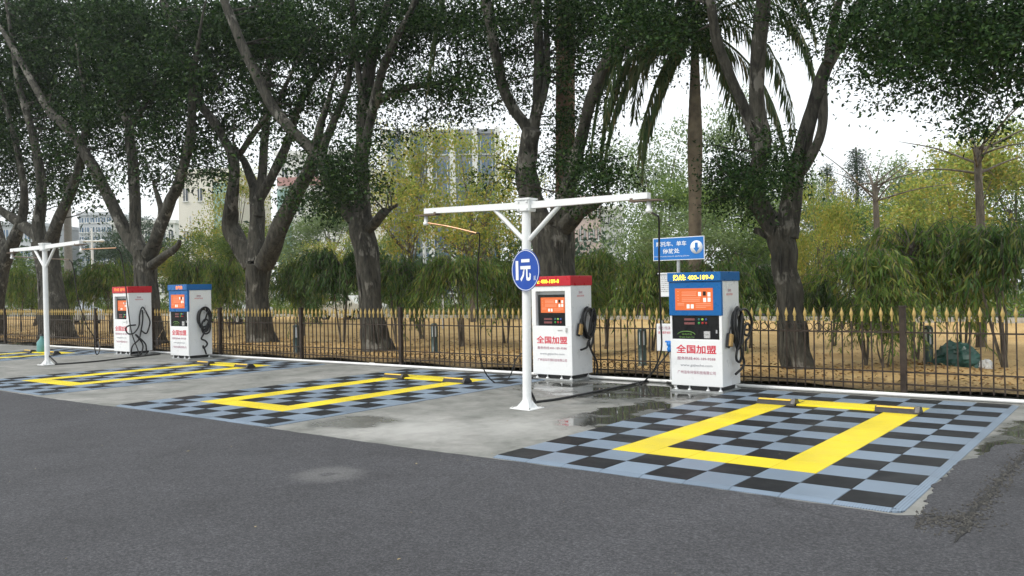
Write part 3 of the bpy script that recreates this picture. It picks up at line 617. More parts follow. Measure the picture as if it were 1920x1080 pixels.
# ================================================================== leafy things
LM_DARK = leafmat('ficus_leaf', [(.007, .020, .006), (.012, .034, .009), (.020, .050, .013), (.034, .074, .018), (.062, .105, .028)], .22, .5, .12)
LM_MID = leafmat('mid_leaf', [(.08, .14, .035), (.12, .20, .045), (.17, .26, .055), (.23, .30, .065)], .38)
LM_YEL = leafmat('yellow_leaf', [(.17, .23, .045), (.25, .33, .06), (.33, .40, .07), (.42, .42, .08), (.50, .38, .09), (.22, .30, .06)], .42)
LM_PALE = leafmat('pale_leaf', [(.13, .20, .08), (.18, .26, .10), (.24, .31, .12)], .35)
LM_FIR = leafmat('conifer_leaf', [(.03, .065, .035), (.045, .085, .045), (.06, .10, .05)], .15)
LM_DROOP = leafmat('drooping_leaf', [(.032, .08, .018), (.055, .12, .026), (.085, .165, .034), (.13, .21, .045), (.24, .24, .065)], .3, .45)
LM_PALM = leafmat('palm_leaf', [(.04, .08, .03), (.07, .115, .04), (.11, .14, .05), (.18, .14, .06)], .3)
BK_A = barkmat('ficus_bark', (.016, .015, .012), (.062, .059, .046), (.24, .23, .20)); BK_B = barkmat('slim_bark', (.07, .06, .05), (.16, .14, .11), (.28, .25, .2))
def limb_pts(tr, Y, lean, k):
    if lean or k: tr = tr+[(2*tr[-1][0]-tr[-2][0], 2*tr[-1][1]-tr[-2][1], tr[-1][2]*.45), (3*tr[-1][0]-2*tr[-2][0]+12, 3*tr[-1][1]-2*tr[-2][1]-5, 2)] if tr[-1][2] < 13 and len(tr) > 4 else tr
    n = len(tr); out = []; rad = []
    for i, (x, y, w) in enumerate(tr):
        p = at(x, y, Y+lean*i/(max(1, n-1))); out.append(p); rad.append(max(.008, w*(.40 if k == 0 and not lean else .43)*depth(p)/F))
    return smooth(out, 5), np.interp(np.linspace(0, n-1, (n-1)*5+1), range(n), rad)
TREES = [
 dict(px=(1290, 1575), Y=9.0, label='forked fig tree with pale scarred trunk behind the near blue-topped machine',
  trunk=[(1497, 708, 76), (1491, 660, 68), (1484, 600, 60), (1478, 550, 57), (1472, 500, 56), (1469, 455, 60), (1470, 425, 62)],
  limbs=[([(1464, 446, 48), (1440, 410, 46), (1416, 368, 44), (1408, 345, 38), (1422, 300, 34), (1432, 262, 34), (1421, 200, 32), (1419, 130, 33), (1425, 60, 32), (1434, -30, 32), (1440, -150, 24)], -.8),
   ([(1424, 305, 26), (1418, 262, 24), (1403, 222, 24), (1380, 170, 22), (1362, 125, 22), (1345, 75, 22), (1334, 20, 20), (1325, -60, 18), (1310, -160, 10)], -1.6),
   ([(1474, 445, 52), (1484, 380, 46), (1493, 320, 40), (1505, 270, 36), (1522, 210, 30), (1545, 140, 28), (1566, 92, 28), (1588, 50, 26), (1620, 0, 26), (1660, -70, 22), (1720, -150, 12)], .8),
   ([(1552, 120, 18), (1556, 75, 16), (1570, 20, 16), (1582, -40, 14), (1590, -140, 8)], 1.2), ([(1502, 325, 22), (1525, 285, 22), (1540, 245, 20), (1543, 205, 20), (1545, 150, 18)], .4), ([(1445, 446, 16), (1424, 434, 15), (1415, 431, 14)], 0)]),
 dict(px=(880, 1290), Y=9.5, label='broad fig tree with several leaning limbs behind the near red-topped machine',
  trunk=[(1056, 690, 130), (1052, 650, 112), (1048, 600, 98), (1042, 540, 92), (1036, 480, 94), (1030, 430, 100), (1030, 400, 100)],
  limbs=[([(1012, 420, 60), (996, 370, 52), (986, 320, 46), (990, 280, 42), (998, 242, 38)], -.3), ([(996, 255, 28), (975, 222, 24), (955, 190, 24), (940, 150, 23), (928, 100, 23), (920, 50, 22), (912, 0, 22), (900, -90, 16)], -1.4),
   ([(999, 250, 28), (1008, 200, 24), (1010, 140, 23), (1009, 70, 22), (1006, 0, 22), (1000, -90, 16)], .6), ([(1008, 220, 16), (1022, 170, 15), (1026, 110, 14), (1024, 50, 13), (1028, -50, 10)], 1.2),
   ([(1050, 420, 62), (1066, 352, 36), (1082, 290, 28), (1096, 230, 26), (1112, 176, 26), (1135, 118, 22), (1165, 52, 18), (1200, -10, 16), (1250, -90, 10)], -1.2), ([(1055, 425, 48), (1088, 396, 30), (1118, 380, 22), (1142, 364, 12)], -.6)]),
 dict(px=(560, 880), Y=9.3, label='fig tree with one long limb leaning left, cut stubs on its trunk',
  trunk=[(708, 672, 84), (704, 640, 66), (700, 600, 56), (693, 550, 50), (688, 490, 52), (680, 440, 56), (674, 408, 50)],
  limbs=[([(683, 425, 44), (680, 370, 34), (676, 330, 32), (680, 260, 30), (684, 200, 30), (692, 130, 28), (705, 70, 22), (725, 20, 18), (745, -60, 12)], .5), ([(682, 300, 22), (694, 230, 20), (706, 170, 20), (725, 110, 17), (750, 60, 15), (775, 10, 13), (800, -70, 9)], -1),
   ([(684, 205, 14), (672, 130, 13), (664, 60, 12), (660, 0, 11), (655, -90, 8)], -.8), ([(674, 420, 38), (645, 385, 32), (620, 345, 30), (602, 305, 28), (575, 272, 24), (545, 240, 24), (512, 203, 23), (488, 155, 22), (464, 105, 21), (440, 50, 20), (420, 0, 18), (400, -70, 12)], -2),
   ([(602, 306, 20), (612, 262, 18), (622, 235, 17), (640, 195, 16), (652, 160, 14), (658, 110, 11)], .4), ([(688, 432, 24), (708, 412, 21), (722, 396, 19)], -.3), ([(700, 424, 12), (730, 394, 8), (745, 384, 7)], -.2), ([(688, 215, 16), (720, 182, 16), (760, 165, 15), (810, 158, 11), (850, 150, 6)], 1.6)]),
 dict(px=(350, 560), Y=9.8, label='fig tree forking low into a wide V behind the far blue-topped machine',
  trunk=[(492, 660, 76), (489, 630, 62), (486, 590, 54), (482, 540, 50), (483, 495, 56)],
  limbs=[([(474, 498, 42), (448, 455, 40), (432, 425, 38), (432, 395, 32), (438, 350, 24), (438, 300, 22), (420, 262, 19), (400, 228, 18), (372, 188, 17), (350, 130, 17), (335, 80, 16), (318, 30, 15), (300, -20, 14), (280, -100, 8)], -1.8),
   ([(438, 305, 13), (462, 270, 13), (485, 238, 13), (512, 205, 11), (540, 150, 8)], -1), ([(482, 490, 42), (482, 430, 34), (480, 380, 30), (476, 350, 22), (462, 310, 16), (450, 290, 12)], .3), ([(483, 405, 26), (490, 345, 20), (494, 280, 18), (500, 220, 17), (503, 160, 15), (505, 80, 12), (507, -20, 8)], .9),
   ([(484, 375, 24), (510, 330, 20), (530, 290, 20), (545, 250, 18), (555, 210, 16), (575, 170, 14), (600, 130, 9)], 1), ([(494, 496, 44), (515, 450, 40), (538, 400, 36), (560, 355, 32), (580, 315, 28), (592, 285, 24), (600, 240, 18), (615, 190, 12)], -.8)]),
 dict(px=(180, 350), Y=8.6, label='fig tree rising directly behind the far red-topped machine',
  trunk=[(284, 668, 72), (280, 620, 60), (276, 550, 52), (272, 500, 50), (270, 470, 54)],
  limbs=[([(264, 476, 32), (241, 446, 28), (222, 408, 26), (202, 366, 25), (185, 330, 24), (166, 298, 22), (140, 260, 20), (118, 232, 19), (96, 212, 18), (63, 159, 15), (30, 100, 12), (0, 50, 8)], -1.6), ([(266, 476, 30), (254, 433, 25), (252, 370, 24), (250, 313, 22), (244, 260, 21), (241, 236, 20), (226, 195, 15), (212, 159, 14), (200, 110, 13), (192, 72, 12), (180, -20, 8)], .6),
   ([(242, 240, 13), (262, 210, 13), (280, 180, 12), (295, 148, 11), (310, 100, 7)], .3), ([(278, 480, 34), (292, 450, 28), (308, 409, 26), (320, 375, 24), (333, 347, 23), (348, 300, 21), (357, 260, 20), (359, 212, 18), (360, 150, 14), (372, 80, 8)], -.6), ([(298, 442, 16), (302, 400, 13), (296, 370, 11), (288, 345, 7)], .4), ([(284, 498, 22), (310, 478, 18), (330, 465, 14), (337, 452, 8)], -.5)]),
 dict(px=(58, 180), Y=8.4, label='dark flared fig tree behind the far white T-shaped post',
  trunk=[(110, 658, 84), (106, 620, 72), (100, 570, 60), (92, 520, 50), (86, 480, 50), (84, 455, 54)],
  limbs=[([(78, 462, 32), (72, 420, 26), (77, 370, 22), (77, 337, 20), (70, 290, 18), (58, 241, 16), (45, 195, 14), (34, 154, 12), (20, 60, 8)], -1), ([(93, 462, 30), (103, 430, 26), (125, 380, 22), (140, 340, 20), (150, 305, 18), (158, 260, 15), (160, 200, 12), (150, 120, 8)], -.4), ([(76, 445, 30), (40, 420, 22), (10, 400, 18), (-40, 370, 12)], -.5)]),
 dict(px=(-300, 58), Y=8.2, label='slanting fig trunk at the far end of the tree row',
  trunk=[(-22, 650, 56), (-10, 580, 40), (0, 520, 34), (12, 480, 30), (28, 445, 26), (42, 410, 20)], limbs=[([(41, 415, 20), (46, 370, 16), (40, 320, 14), (25, 250, 12), (5, 180, 8)], -.6), ([(12, 482, 18), (-5, 420, 14), (-20, 350, 12), (-40, 250, 10)], .4)]),
]
GRID = ["99999999998899988999993256799999",
        "99999999998888866888871012599999",
        "99999998887776655643310000388888",
        "99999988777677754431000000134484",
        "88887775544244412620000000000170",
        "88666772225500000530002450000000",
        "86655550049500033793008960000000",
        "55300000049300002630006710000000"]
def crown(sprigs, scale, mat, per=20, sig=.17):
    """sprigs (n,3) -> one leaf mesh"""
    n = len(sprigs); C = np.repeat(sprigs, per, 0); sc = np.repeat(scale, per)
    C = C+rng.normal(size=C.shape)*(sig*sc[:, None])*np.array([1, 1, .75])
    A = unit(len(C)); A[:, 2] = A[:, 2]*.7-.35; N = unit(len(C))*.8+np.array([0, 0, 1.])
    L = .080*sc*rng.uniform(.7, 1.3, len(C)); return leaves_mesh('crown', C, A, N, L, L*rng.uniform(.45, .6, len(C)), mat)
spr = {k: [] for k in range(8)}; cells = {k: [] for k in range(8)}
def owner(px):
    for k, t in enumerate(TREES):
        if t['px'][0] <= px < t['px'][1]: return k
    return 7
for j, row in enumerate(GRID):
    for i in range(-7, 36):
        d = int(row[min(31, max(0, i))]); d = d if 0 <= i < 32 else max(0, d-(1 if i > -4 else 3))
        if not d: continue
        k = owner(i*60+30); Y0 = 6.6 if k == 7 else TREES[k]['Y']+.9
        Y0 += -1.6 if (j >= 5 and k < 4) else ((-2.6 if j < 2 else .9) if i >= 19 and k == 1 else 0)
        p0 = at(i*60+30, j*50+25, Y0); D = depth(p0); s = min(1.75, max(.85, D/17))*(1 if 0 <= i < 32 else 1.5)
        area = .080**2*.5*.55*.5*s*s*(F/D)**2
        tau = -math.log(1-min(.985, d*.108))
        ns = min(int(tau*1.75*3000/area/20)+1, 400 if 0 <= i < 32 else 45)
        nc = 5; cen = [(i*60+rng.uniform(0, 60), j*50+rng.uniform(0, 50), Y0+np.clip(rng.normal()*1.2, -1.9, 2.4)) for _ in range(nc)]
        for q in range(ns):
            c_ = cen[q % nc]; spread = 11 if d < 8 else (14 if d < 9 else 19)
            spr[k].append((at(c_[0]+rng.normal()*spread, c_[1]+rng.normal()*spread*.8, c_[2]+rng.normal()*.35), s*rng.uniform(.85, 1.1)))
        if d >= 3: cells[k].append((p0, d))
# crowns go on above the picture
for k in range(8):
    cx = (at(sum(TREES[k]['px'])/2, 200, TREES[k]['Y'])[0], TREES[k]['Y']) if k < 7 else (6.5, 8.0)
    if k == 6: cx = (-32, 8.2)
    for _ in range(330):
        p = np.array([cx[0]+rng.normal()*2.6, cx[1]-.6+rng.normal()*2.2, 8.5+rng.normal()*1.6])
        q = proj(p)
        if q[1] > -30 and -40 < q[0] < 1960: continue
        spr[k].append((p, 1.9))
tr8 = thing('fig_tree', 'fig tree standing beyond the right edge whose dark boughs hang into view', 'tree', (7.2, 8.6, 0), 0, 'row of fig trees behind the fence')
def wob(i, th): return 1+.10*math.sin(3*th+i*.35)+.06*math.sin(7*th+i*.8)
def add_tree(k, T):
    base = at(*T['trunk'][0][:2], T['Y']); t = thing('fig_tree', T['label'], 'tree', (base[0], base[1], 0), 0, 'row of fig trees behind the fence'); off = np.array([base[0], base[1], 0])
    P, r_ = limb_pts(T['trunk'], T['Y'], 0, 0); P[0][2] = -.05; n = len(P)
    P = P+np.array([[.02*math.sin(i*.9), 0, 0] for i in range(n)])
    def flare(i, th): return wob(i, th)*(1+max(0, 1-i/9)**1.5*.13*math.sin(5*th+1))*(1+.035*math.sin(11*th+.3*i))
    MB().tube(P-off, r_, 32, True, flare).build('trunk', BK_A, t); pts = [P]
    for q in range(7):                     # aerial roots grown onto the trunk
        th = random.uniform(math.pi*1.05, math.pi*1.95)+YAW; hi_ = random.randint(n//2, n-1); lo_ = random.randint(0, 3); rt = []
        for i in range(lo_, hi_):
            th += random.uniform(-.06, .06); rt.append(P[i]-off+np.array([math.cos(th), math.sin(th), 0])*r_[i]*.95)
        if len(rt) > 4: MB().tube(smooth(rt, 2), np.linspace(.04, .015, (len(rt)-1)*2+1)*random.uniform(.6, 1.1), 6, False).build('aerial_root', BK_A, t)
    for q, (tr, lean) in enumerate(T['limbs']):
        L, rr = limb_pts(tr, T['Y'], lean, q); MB().tube(L-off, rr, 10, True, wob).build('limb', BK_A, t); pts.append(L)
    return t, off, np.vstack(pts)
def twigs(t, off, pts, cl, sp):
    b = MB()
    for p, d in cl:
        for _ in range(2):
            e = p+rng.normal(size=3)*np.array([.25, .6, .2]); dd = np.linalg.norm(pts-e, axis=1)+np.maximum(0, pts[:, 2]-e[2])*.8; s = pts[dd.argmin()]
            mid = (s+e)/2+rng.normal(size=3)*.18+np.array([0, 0, .12]); ln = np.linalg.norm(e-s)
            if ln > 6: continue
            b.tube(smooth([s, mid, e], 4)-off, np.linspace(.012+.010*ln, .006, 9), 5, False)
    if b.v: b.build('branches', BK_A, t)['kind'] = 'stuff'
for k in range(8):
    if k < 7: t, off, pts = add_tree(k, TREES[k])
    else:
        t, off = tr8, np.array([7.2, 8.6, 0]); P = smooth([(7.2, 8.6, -.05), (7.15, 8.6, 1.5), (7.1, 8.5, 3.2)], 6); MB().tube(P-off, np.linspace(.42, .28, len(P)), 16, True, wob).build('trunk', BK_A, t); pts = [P]
        for e in (at(1900, 40, 7.0), at(1760, 30, 6.6), at(1660, -30, 6.4), (9, 8, 7)):
            L = smooth([(7.1, 8.5, 3.0), (6.6, 8.1, 5.2), np.array(e)*.5+np.array([5.8, 7.6, 6.2])*.5, e], 6); MB().tube(L-off, np.linspace(.17, .02, len(L)), 8, True).build('limb', BK_A, t); pts.append(L)
        pts = np.vstack(pts)
    twigs(t, off, pts, cells[k], None)
    S = np.array([s[0] for s in spr[k]]); sc = np.array([s[1] for s in spr[k]])
    if k == 7: sc = sc*1.0
    me = crown(S, sc, LM_DARK)
    co = np.empty(len(me.vertices)*3, np.float32); me.vertices.foreach_get('co', co); co = co.reshape(-1, 3)-off.astype(np.float32); me.vertices.foreach_set('co', co.ravel()); me.update()
    obj('crown', me, t)

# ------------------------------------------------ drooping fig shrubs behind the fence
def shrub_meshes(seed, H, Rr, skirt):
    g = np.random.default_rng(seed); C = []; A = []; L = []; st = MB()
    for s_ in range(4):
        a = g.uniform(0, 6.28); top = np.array([.35*math.cos(a)*g.uniform(.4, 1.4), .35*math.sin(a)*g.uniform(.4, 1.4), H*g.uniform(.55, .8)])
        P = smooth([(.06*math.cos(a), .06*math.sin(a), -.1), top*.5+g.normal(size=3)*.08, top], 5); st.tube(P, np.linspace(.03, .012, len(P)), 6, False)
    lobes = [(g.uniform(0, 6.28), g.uniform(.5, 1.0), g.uniform(.8, 1.2)) for _ in range(9)]
    for _ in range(125):
        lb = lobes[g.integers(len(lobes))]; a = lb[0]+g.normal()*.33; z0 = H*np.clip(lb[1]+g.normal()*.10, skirt, .9)*.86; ro = Rr*lb[2]*g.uniform(.4, 1.05)*(1.0-.35*max(0, z0/H-.55)); up = H*g.uniform(.10, .28)
        t = np.linspace(0, 1, 6); drop = g.uniform(.3, 1.4)*H*.32
        P = np.stack([math.cos(a)*ro*t**.8, math.sin(a)*ro*t**.8, z0+up*np.sin(t*2.1)-drop*t**2.4], 1)
        st.tube(P, np.linspace(.011, .003, 6), 3, False)
        n = 38; tt = g.uniform(.1, 1, n)**.85; Q = np.stack([np.interp(tt, t, P[:, q]) for q in range(3)], 1)+g.normal(size=(n, 3))*.055
        ax = np.stack([math.cos(a)*.35+g.normal(size=n)*.4, math.sin(a)*.35+g.normal(size=n)*.4, -1+g.normal(size=n)*.35], 1)
        C.append(Q); A.append(ax); L.append(g.uniform(.13, .27, n))
    C = np.vstack(C); A = np.vstack(A); L = np.hstack(L); N = g.normal(size=C.shape)
    N[:, :2] += C[:, :2]*.6; N[:, 2] += .5
    return leaves_mesh('foliage', C, A, N, L, L*g.uniform(.11, .18, len(L)), LM_DROOP, .1), st.mesh('stem', BK_B)
SHR = [shrub_meshes(s, 2.6, 1.5, k) for s, k in ((1, .42), (2, .34), (3, .48), (4, .30), (5, .40), (6, .36))]
LM_D2 = leafmat('drooping_leaf_light', [(.06, .13, .026), (.10, .19, .038), (.155, .255, .05), (.23, .30, .06), (.34, .31, .09)], .36, .45)
LM_D3 = leafmat('drooping_leaf_dark', [(.022, .06, .014), (.04, .092, .02), (.065, .13, .028), (.11, .16, .04)], .26, .45)
SHRUBS = [  # px, top py, Y, width factor, label
 (1885, 392, 11.4, 1.05, 'tall drooping-leaved fig shrub in front of the bare yellowing tree'), (1800, 440, 13.8, .9, 'drooping fig shrub above the green tarpaulin heap'), (1708, 388, 12.0, .95, 'rounded drooping fig shrub with an arching leafy crest'),
 (1625, 450, 10.4, 1.1, 'tall drooping fig shrub right of the scarred fork-trunk tree'), (1560, 500, 15.5, .9, 'low drooping fig shrub beside the white guard rail'), (1655, 520, 9.7, .95, 'small drooping fig shrub hanging low behind the fence beside the square post'), (1400, 478, 12.8, .9, 'drooping fig shrub just behind the near blue-topped machine'),
 (1345, 466, 10.9, .85, 'drooping fig shrub right of the blue parking sign pole'), (1215, 470, 11.2, .95, 'drooping fig shrub left of the blue parking sign'), (1130, 455, 12.6, .95, 'drooping fig shrub before the pink apartment block'), (1075, 490, 10.6, .8, 'small drooping fig shrub beside the near red-topped machine'),
 (945, 478, 12.4, 1.0, 'drooping fig shrub behind the round price sign post'), (862, 460, 10.9, .9, 'drooping fig shrub under the left arm of the near post'), (790, 474, 13.4, .9, 'drooping fig shrub hiding the blue road board'),
 (742, 462, 10.8, .75, 'drooping fig shrub right of the tree with cut stubs'), (640, 448, 11.2, .9, 'dark drooping fig shrub left of the tree with cut stubs'), (565, 470, 12.6, .85, 'dark drooping fig shrub right of the low-forking tree'),
 (430, 478, 12.0, .8, 'drooping fig shrub left of the low-forking tree'), (365, 470, 13.6, .8, 'drooping fig shrub behind the far blue-topped machine'), (205, 474, 11.0, .7, 'drooping fig shrub left of the far red-topped machine'), (150, 492, 10.4, .6, 'drooping fig shrub right of the dark flared tree'), (35, 490, 10.0, .65, 'drooping fig shrub left of the far white post'), (-70, 492, 9.8, .6, 'drooping fig shrub behind the last fence panel')]
for k, (px, py, Y, wf, lab) in enumerate(SHRUBS):
    top = at(px, py, Y); s = top[2]/2.75
    t = thing('weeping_shrub', lab, 'shrub', (top[0], Y, .0), random.uniform(0, 6.28), 'drooping fig shrubs behind the fence'); t.scale = (s*wf*1.05, s*wf*1.05, s)
    fo = obj('foliage', SHR[k % 6][0], t); obj('stem', SHR[k % 6][1], t); fo.material_slots[0].link = 'OBJECT'; fo.material_slots[0].material = (LM_DROOP, LM_D2, LM_D2, LM_D3, LM_D2)[(k*7+k//5) % 5]
# low green hedge behind the bed and scattered seedlings
hd = []
for x in np.arange(-75, 22, .12):
    hd += [(x+rng.normal()*.05, 28.9+rng.normal()*.28, abs(rng.normal())*.3+.12+.35*rng.random()) for _ in range(5)]
hd = np.array(hd); me = crown(hd, np.full(len(hd), 2.2), leafmat('hedge_leaf', [(.08, .15, .03), (.13, .21, .04), (.19, .27, .05), (.24, .28, .06)], .3), 9, .2); tag(obj('hedge_row', me), 'low bright green clipped hedge along the far kerb', 'hedge', kind='stuff')
lt = MB(); C = []
for _ in range(9000):
    x = rng.uniform(-40, 6); y = 6.95+abs(rng.normal())*3.2
    C.append((x, y, .075+.05*math.sin(x*.7)*math.sin(y*.9)+.03*math.sin(x*2.3+y)))
C = np.array(C); me = leaves_mesh('leaf_litter', C, np.c_[rng.normal(size=(len(C), 2)), rng.normal(size=len(C))*.25], np.c_[rng.normal(size=(len(C), 2))*.4, np.ones(len(C))], rng.uniform(.05, .11, len(C)), rng.uniform(.03, .05, len(C)), leafmat('dry_leaf', [(.10, .05, .02), (.22, .12, .04), (.34, .2, .07), (.16, .12, .04), (.4, .3, .16)], .1))
tag(obj('leaf_litter', me), 'dry brown fallen leaves scattered over the soil bed', 'leaves', kind='stuff')

# ------------------------------------------------ royal palms
def frond(seed, Ln, a, el, droop):
    g = random.Random(seed); dirv = np.array([math.cos(a), math.sin(a), 0.]); t = np.linspace(0, 1, 12)
    P = np.stack([dirv[0]*Ln*np.sin(t*1.35)/1.1*math.cos(el), dirv[1]*Ln*np.sin(t*1.35)/1.1*math.cos(el), Ln*(t*math.sin(el)-droop*t**2.2)], 1)
    sd = np.array([-dirv[1], dirv[0], 0]); C = []; A = []; L = []
    for q in np.linspace(.08, 1, 72):
        c_ = np.array([np.interp(q, t, P[:, i]) for i in range(3)]); tg = np.array([np.interp(min(1, q+.03), t, P[:, i]) for i in range(3)])-c_; tg /= np.linalg.norm(tg)+1e-9
        for s_ in (-1, 1):
            C.append(c_); A.append(sd*s_*g.uniform(.35, .7)+tg*.55+np.array([0, 0, -g.uniform(.5, 1.0)])); L.append(g.uniform(.6, .85)*math.sin(math.pi*(.12+.8*q))**.6)
    C = np.array(C); L = np.array(L); me = leaves_mesh('frond', C, np.array(A), np.tile(np.array([[.2, .1, 1.]]), (len(C), 1))+rng.normal(size=C.shape)*.2, L, np.full(len(L), .05), LM_PALM, .1)
    return me, MB().tube(P, np.linspace(.035, .006, 12), 5, False).mesh('rachis', LM_PALM)
M_PALMB = paint('palm_trunk', (.155, .125, .085), .85, 0, .4, 5, .5); M_PALMR = paint('red_palm_trunk', (.13, .075, .05), .9, 0, .4, 5, .5)
def palm(px, Y, ytop, r_px, label, mat, seed, fronds, bulge):
    b = at(px, 660, Y); top = at(px, ytop, Y); H = top[2]; r0 = r_px*.5*depth(b)/F
    t = thing('royal_palm', label, 'palm tree', (b[0], Y, 0), 0, 'royal palms')
    lean = top[0]-b[0]; P = smooth([(0, 0, -.1), (lean*.2, 0, H*.22), (lean*.5, 0, H*.5), (lean*.8, 0, H*.8), (lean, 0, H)], 14)
    rr = r0*np.array([bulge(p[2]/H) for p in P])*(1+.02*np.array([(-1)**i for i in range(len(P))]))
    MB().tube(P, rr, 16, True).build('trunk', mat, t)
    MB().tube(smooth([(lean, 0, H-.02), (lean, 0, H+.5), (lean, 0, H+1.0)], 4), np.linspace(rr[-1]*1.05, .05, 9), 12).build('crownshaft', paint('crownshaft_green', (.10, .14, .05), .4), t)
    for k, (a, el, dr, Ln) in enumerate(fronds):
        me, rc = frond(seed*40+k, Ln, a, el, dr); f = obj('frond', me, t, (lean, 0, H+.75)); obj('rachis', rc, f)
camdir = YAW+math.pi/2                    # view direction angle; left is +, right is -
def aim(a): return YAW+a                  # a=0 -> picture right, pi -> picture left
palm(1303, 10.6, 112, 23, 'royal palm with ringed trunk and drooping fronds behind the blue parking sign', M_PALMB, 3,
     [(aim(math.pi), .6, 1.5, 3.2), (aim(math.pi-.35), .25, 1.35, 2.5), (aim(math.pi+.4), .5, 1.25, 2.9), (aim(math.pi-.2), -1.05, .3, 2.7), (aim(math.pi+.3), -.85, .5, 2.3), (aim(math.pi), -.3, 1.0, 2.4), (aim(0), .72, .98, 3.9), (aim(.3), .5, 1.2, 3.2), (aim(-.35), .8, .85, 4.0), (aim(-.2), -.55, .7, 2.5), (aim(.15), -.9, .35, 2.5), (aim(1.6), .9, .8, 2.6), (aim(-1.5), 1.0, .6, 2.6), (aim(.9), .3, 1.2, 2.6), (aim(2.2), .6, 1.2, 2.6)], lambda z: 1.05-.05*z if z < .55 else (1.03+.22*math.sin((z-.55)/.45*math.pi)*(1 if z < .8 else .8))*(1-.35*max(0, (z-.72)/.28)))
palm(1060, 12.2, -140, 37, 'royal palm with thick reddish brown trunk rising beside the broad fig tree', M_PALMR, 5,
     [(aim(math.pi), .3, 1.3, 4.2), (aim(math.pi+.35), .2, 1.4, 4.4), (aim(0.1), .25, 1.35, 4.4), (aim(-.3), .35, 1.3, 4.6), (aim(1.5), .8, .8, 3), (aim(-1.5), .8, .8, 3), (aim(.7), .3, 1.2, 3.6), (aim(2.4), .4, 1.2, 3.6)], lambda z: 1.05-.1*z)

# ------------------------------------------------ trees further back
def bg_tree(seed, kind):
    g = np.random.default_rng(seed); st = MB(); S = []
    if kind == 'fir':
        st.tube([(0, 0, -.3), (0, 0, 9.6)], [.2, .03], 8)
        for z in np.arange(1.2, 9.6, .28):
            r0 = (9.9-z)*.30*g.uniform(.75, 1.15)
            for _ in range(22):
                a = g.uniform(0, 6.28); u = g.uniform(.15, 1); S.append((math.cos(a)*r0*u, math.sin(a)*r0*u, z-.15*u+g.normal()*.08))
        return np.array(S), st.mesh('trunk', BK_B), .55
    H = 10.; st.tube(smooth([(0, 0, -.3), (g.normal()*.15, g.normal()*.15, 2.5), (g.normal()*.3, g.normal()*.3, 5.5)], 4), np.linspace(.2, .1, 9), 8, False)
    tops = []
    for k in range(15):
        a = k*2.4+g.uniform(-.3, .3); z = g.uniform(4, 9.4) if kind != 'low' else g.uniform(2.2, 8.8); r0 = (1-abs(z-6.3)/4.6)*3.4*g.uniform(.55, 1.1)+.4
        e = np.array([math.cos(a)*r0, math.sin(a)*r0, z]); s = np.array([0, 0, max(2.0, z*.55)]); st.tube(smooth([s, s*.5+e*.5+np.array([0, 0, -.3]), e], 4), np.linspace(.085, .015, 9), 5, False); tops.append(e)
    for e in tops:
        for q in range(5):
            c_ = e+g.normal(size=3)*np.array([.85, .85, .6]); n = 17 if kind != 'thin' else 12
            S += list(c_+g.normal(size=(n, 3))*np.array([.5, .5, .32]))
    return np.array(S), st.mesh('trunk', BK_B), 1
BG = {}
def bg_variant(seed, kind):
    if (seed, kind) not in BG:
        S, tm, ls = bg_tree(seed, kind); sc = np.full(len(S), 2.6*ls); BG[(seed, kind)] = (crown(S, sc, LM_MID, 11 if kind != 'thin' else 9, .12), tm)
    return BG[(seed, kind)]
def place_tree(px, ptop, pw, D, seed, kind, mat, label, name='garden_tree'):
    top = far(px, ptop, D); base = np.array([top[0], top[1], 0]); H = top[2]; me, tm = bg_variant(seed, kind)
    t = thing(name, label, 'tree', tuple(base), random.uniform(0, 6.28), 'trees across the garden'); wd = pw*D/F; n0 = 7.0 if kind != 'fir' else 5.2
    t.scale = (wd/n0, wd/n0, H/10.2); c_ = obj('crown', me, t); c_.material_slots[0].link = 'OBJECT'; c_.material_slots[0].material = mat; obj('trunk', tm, t)
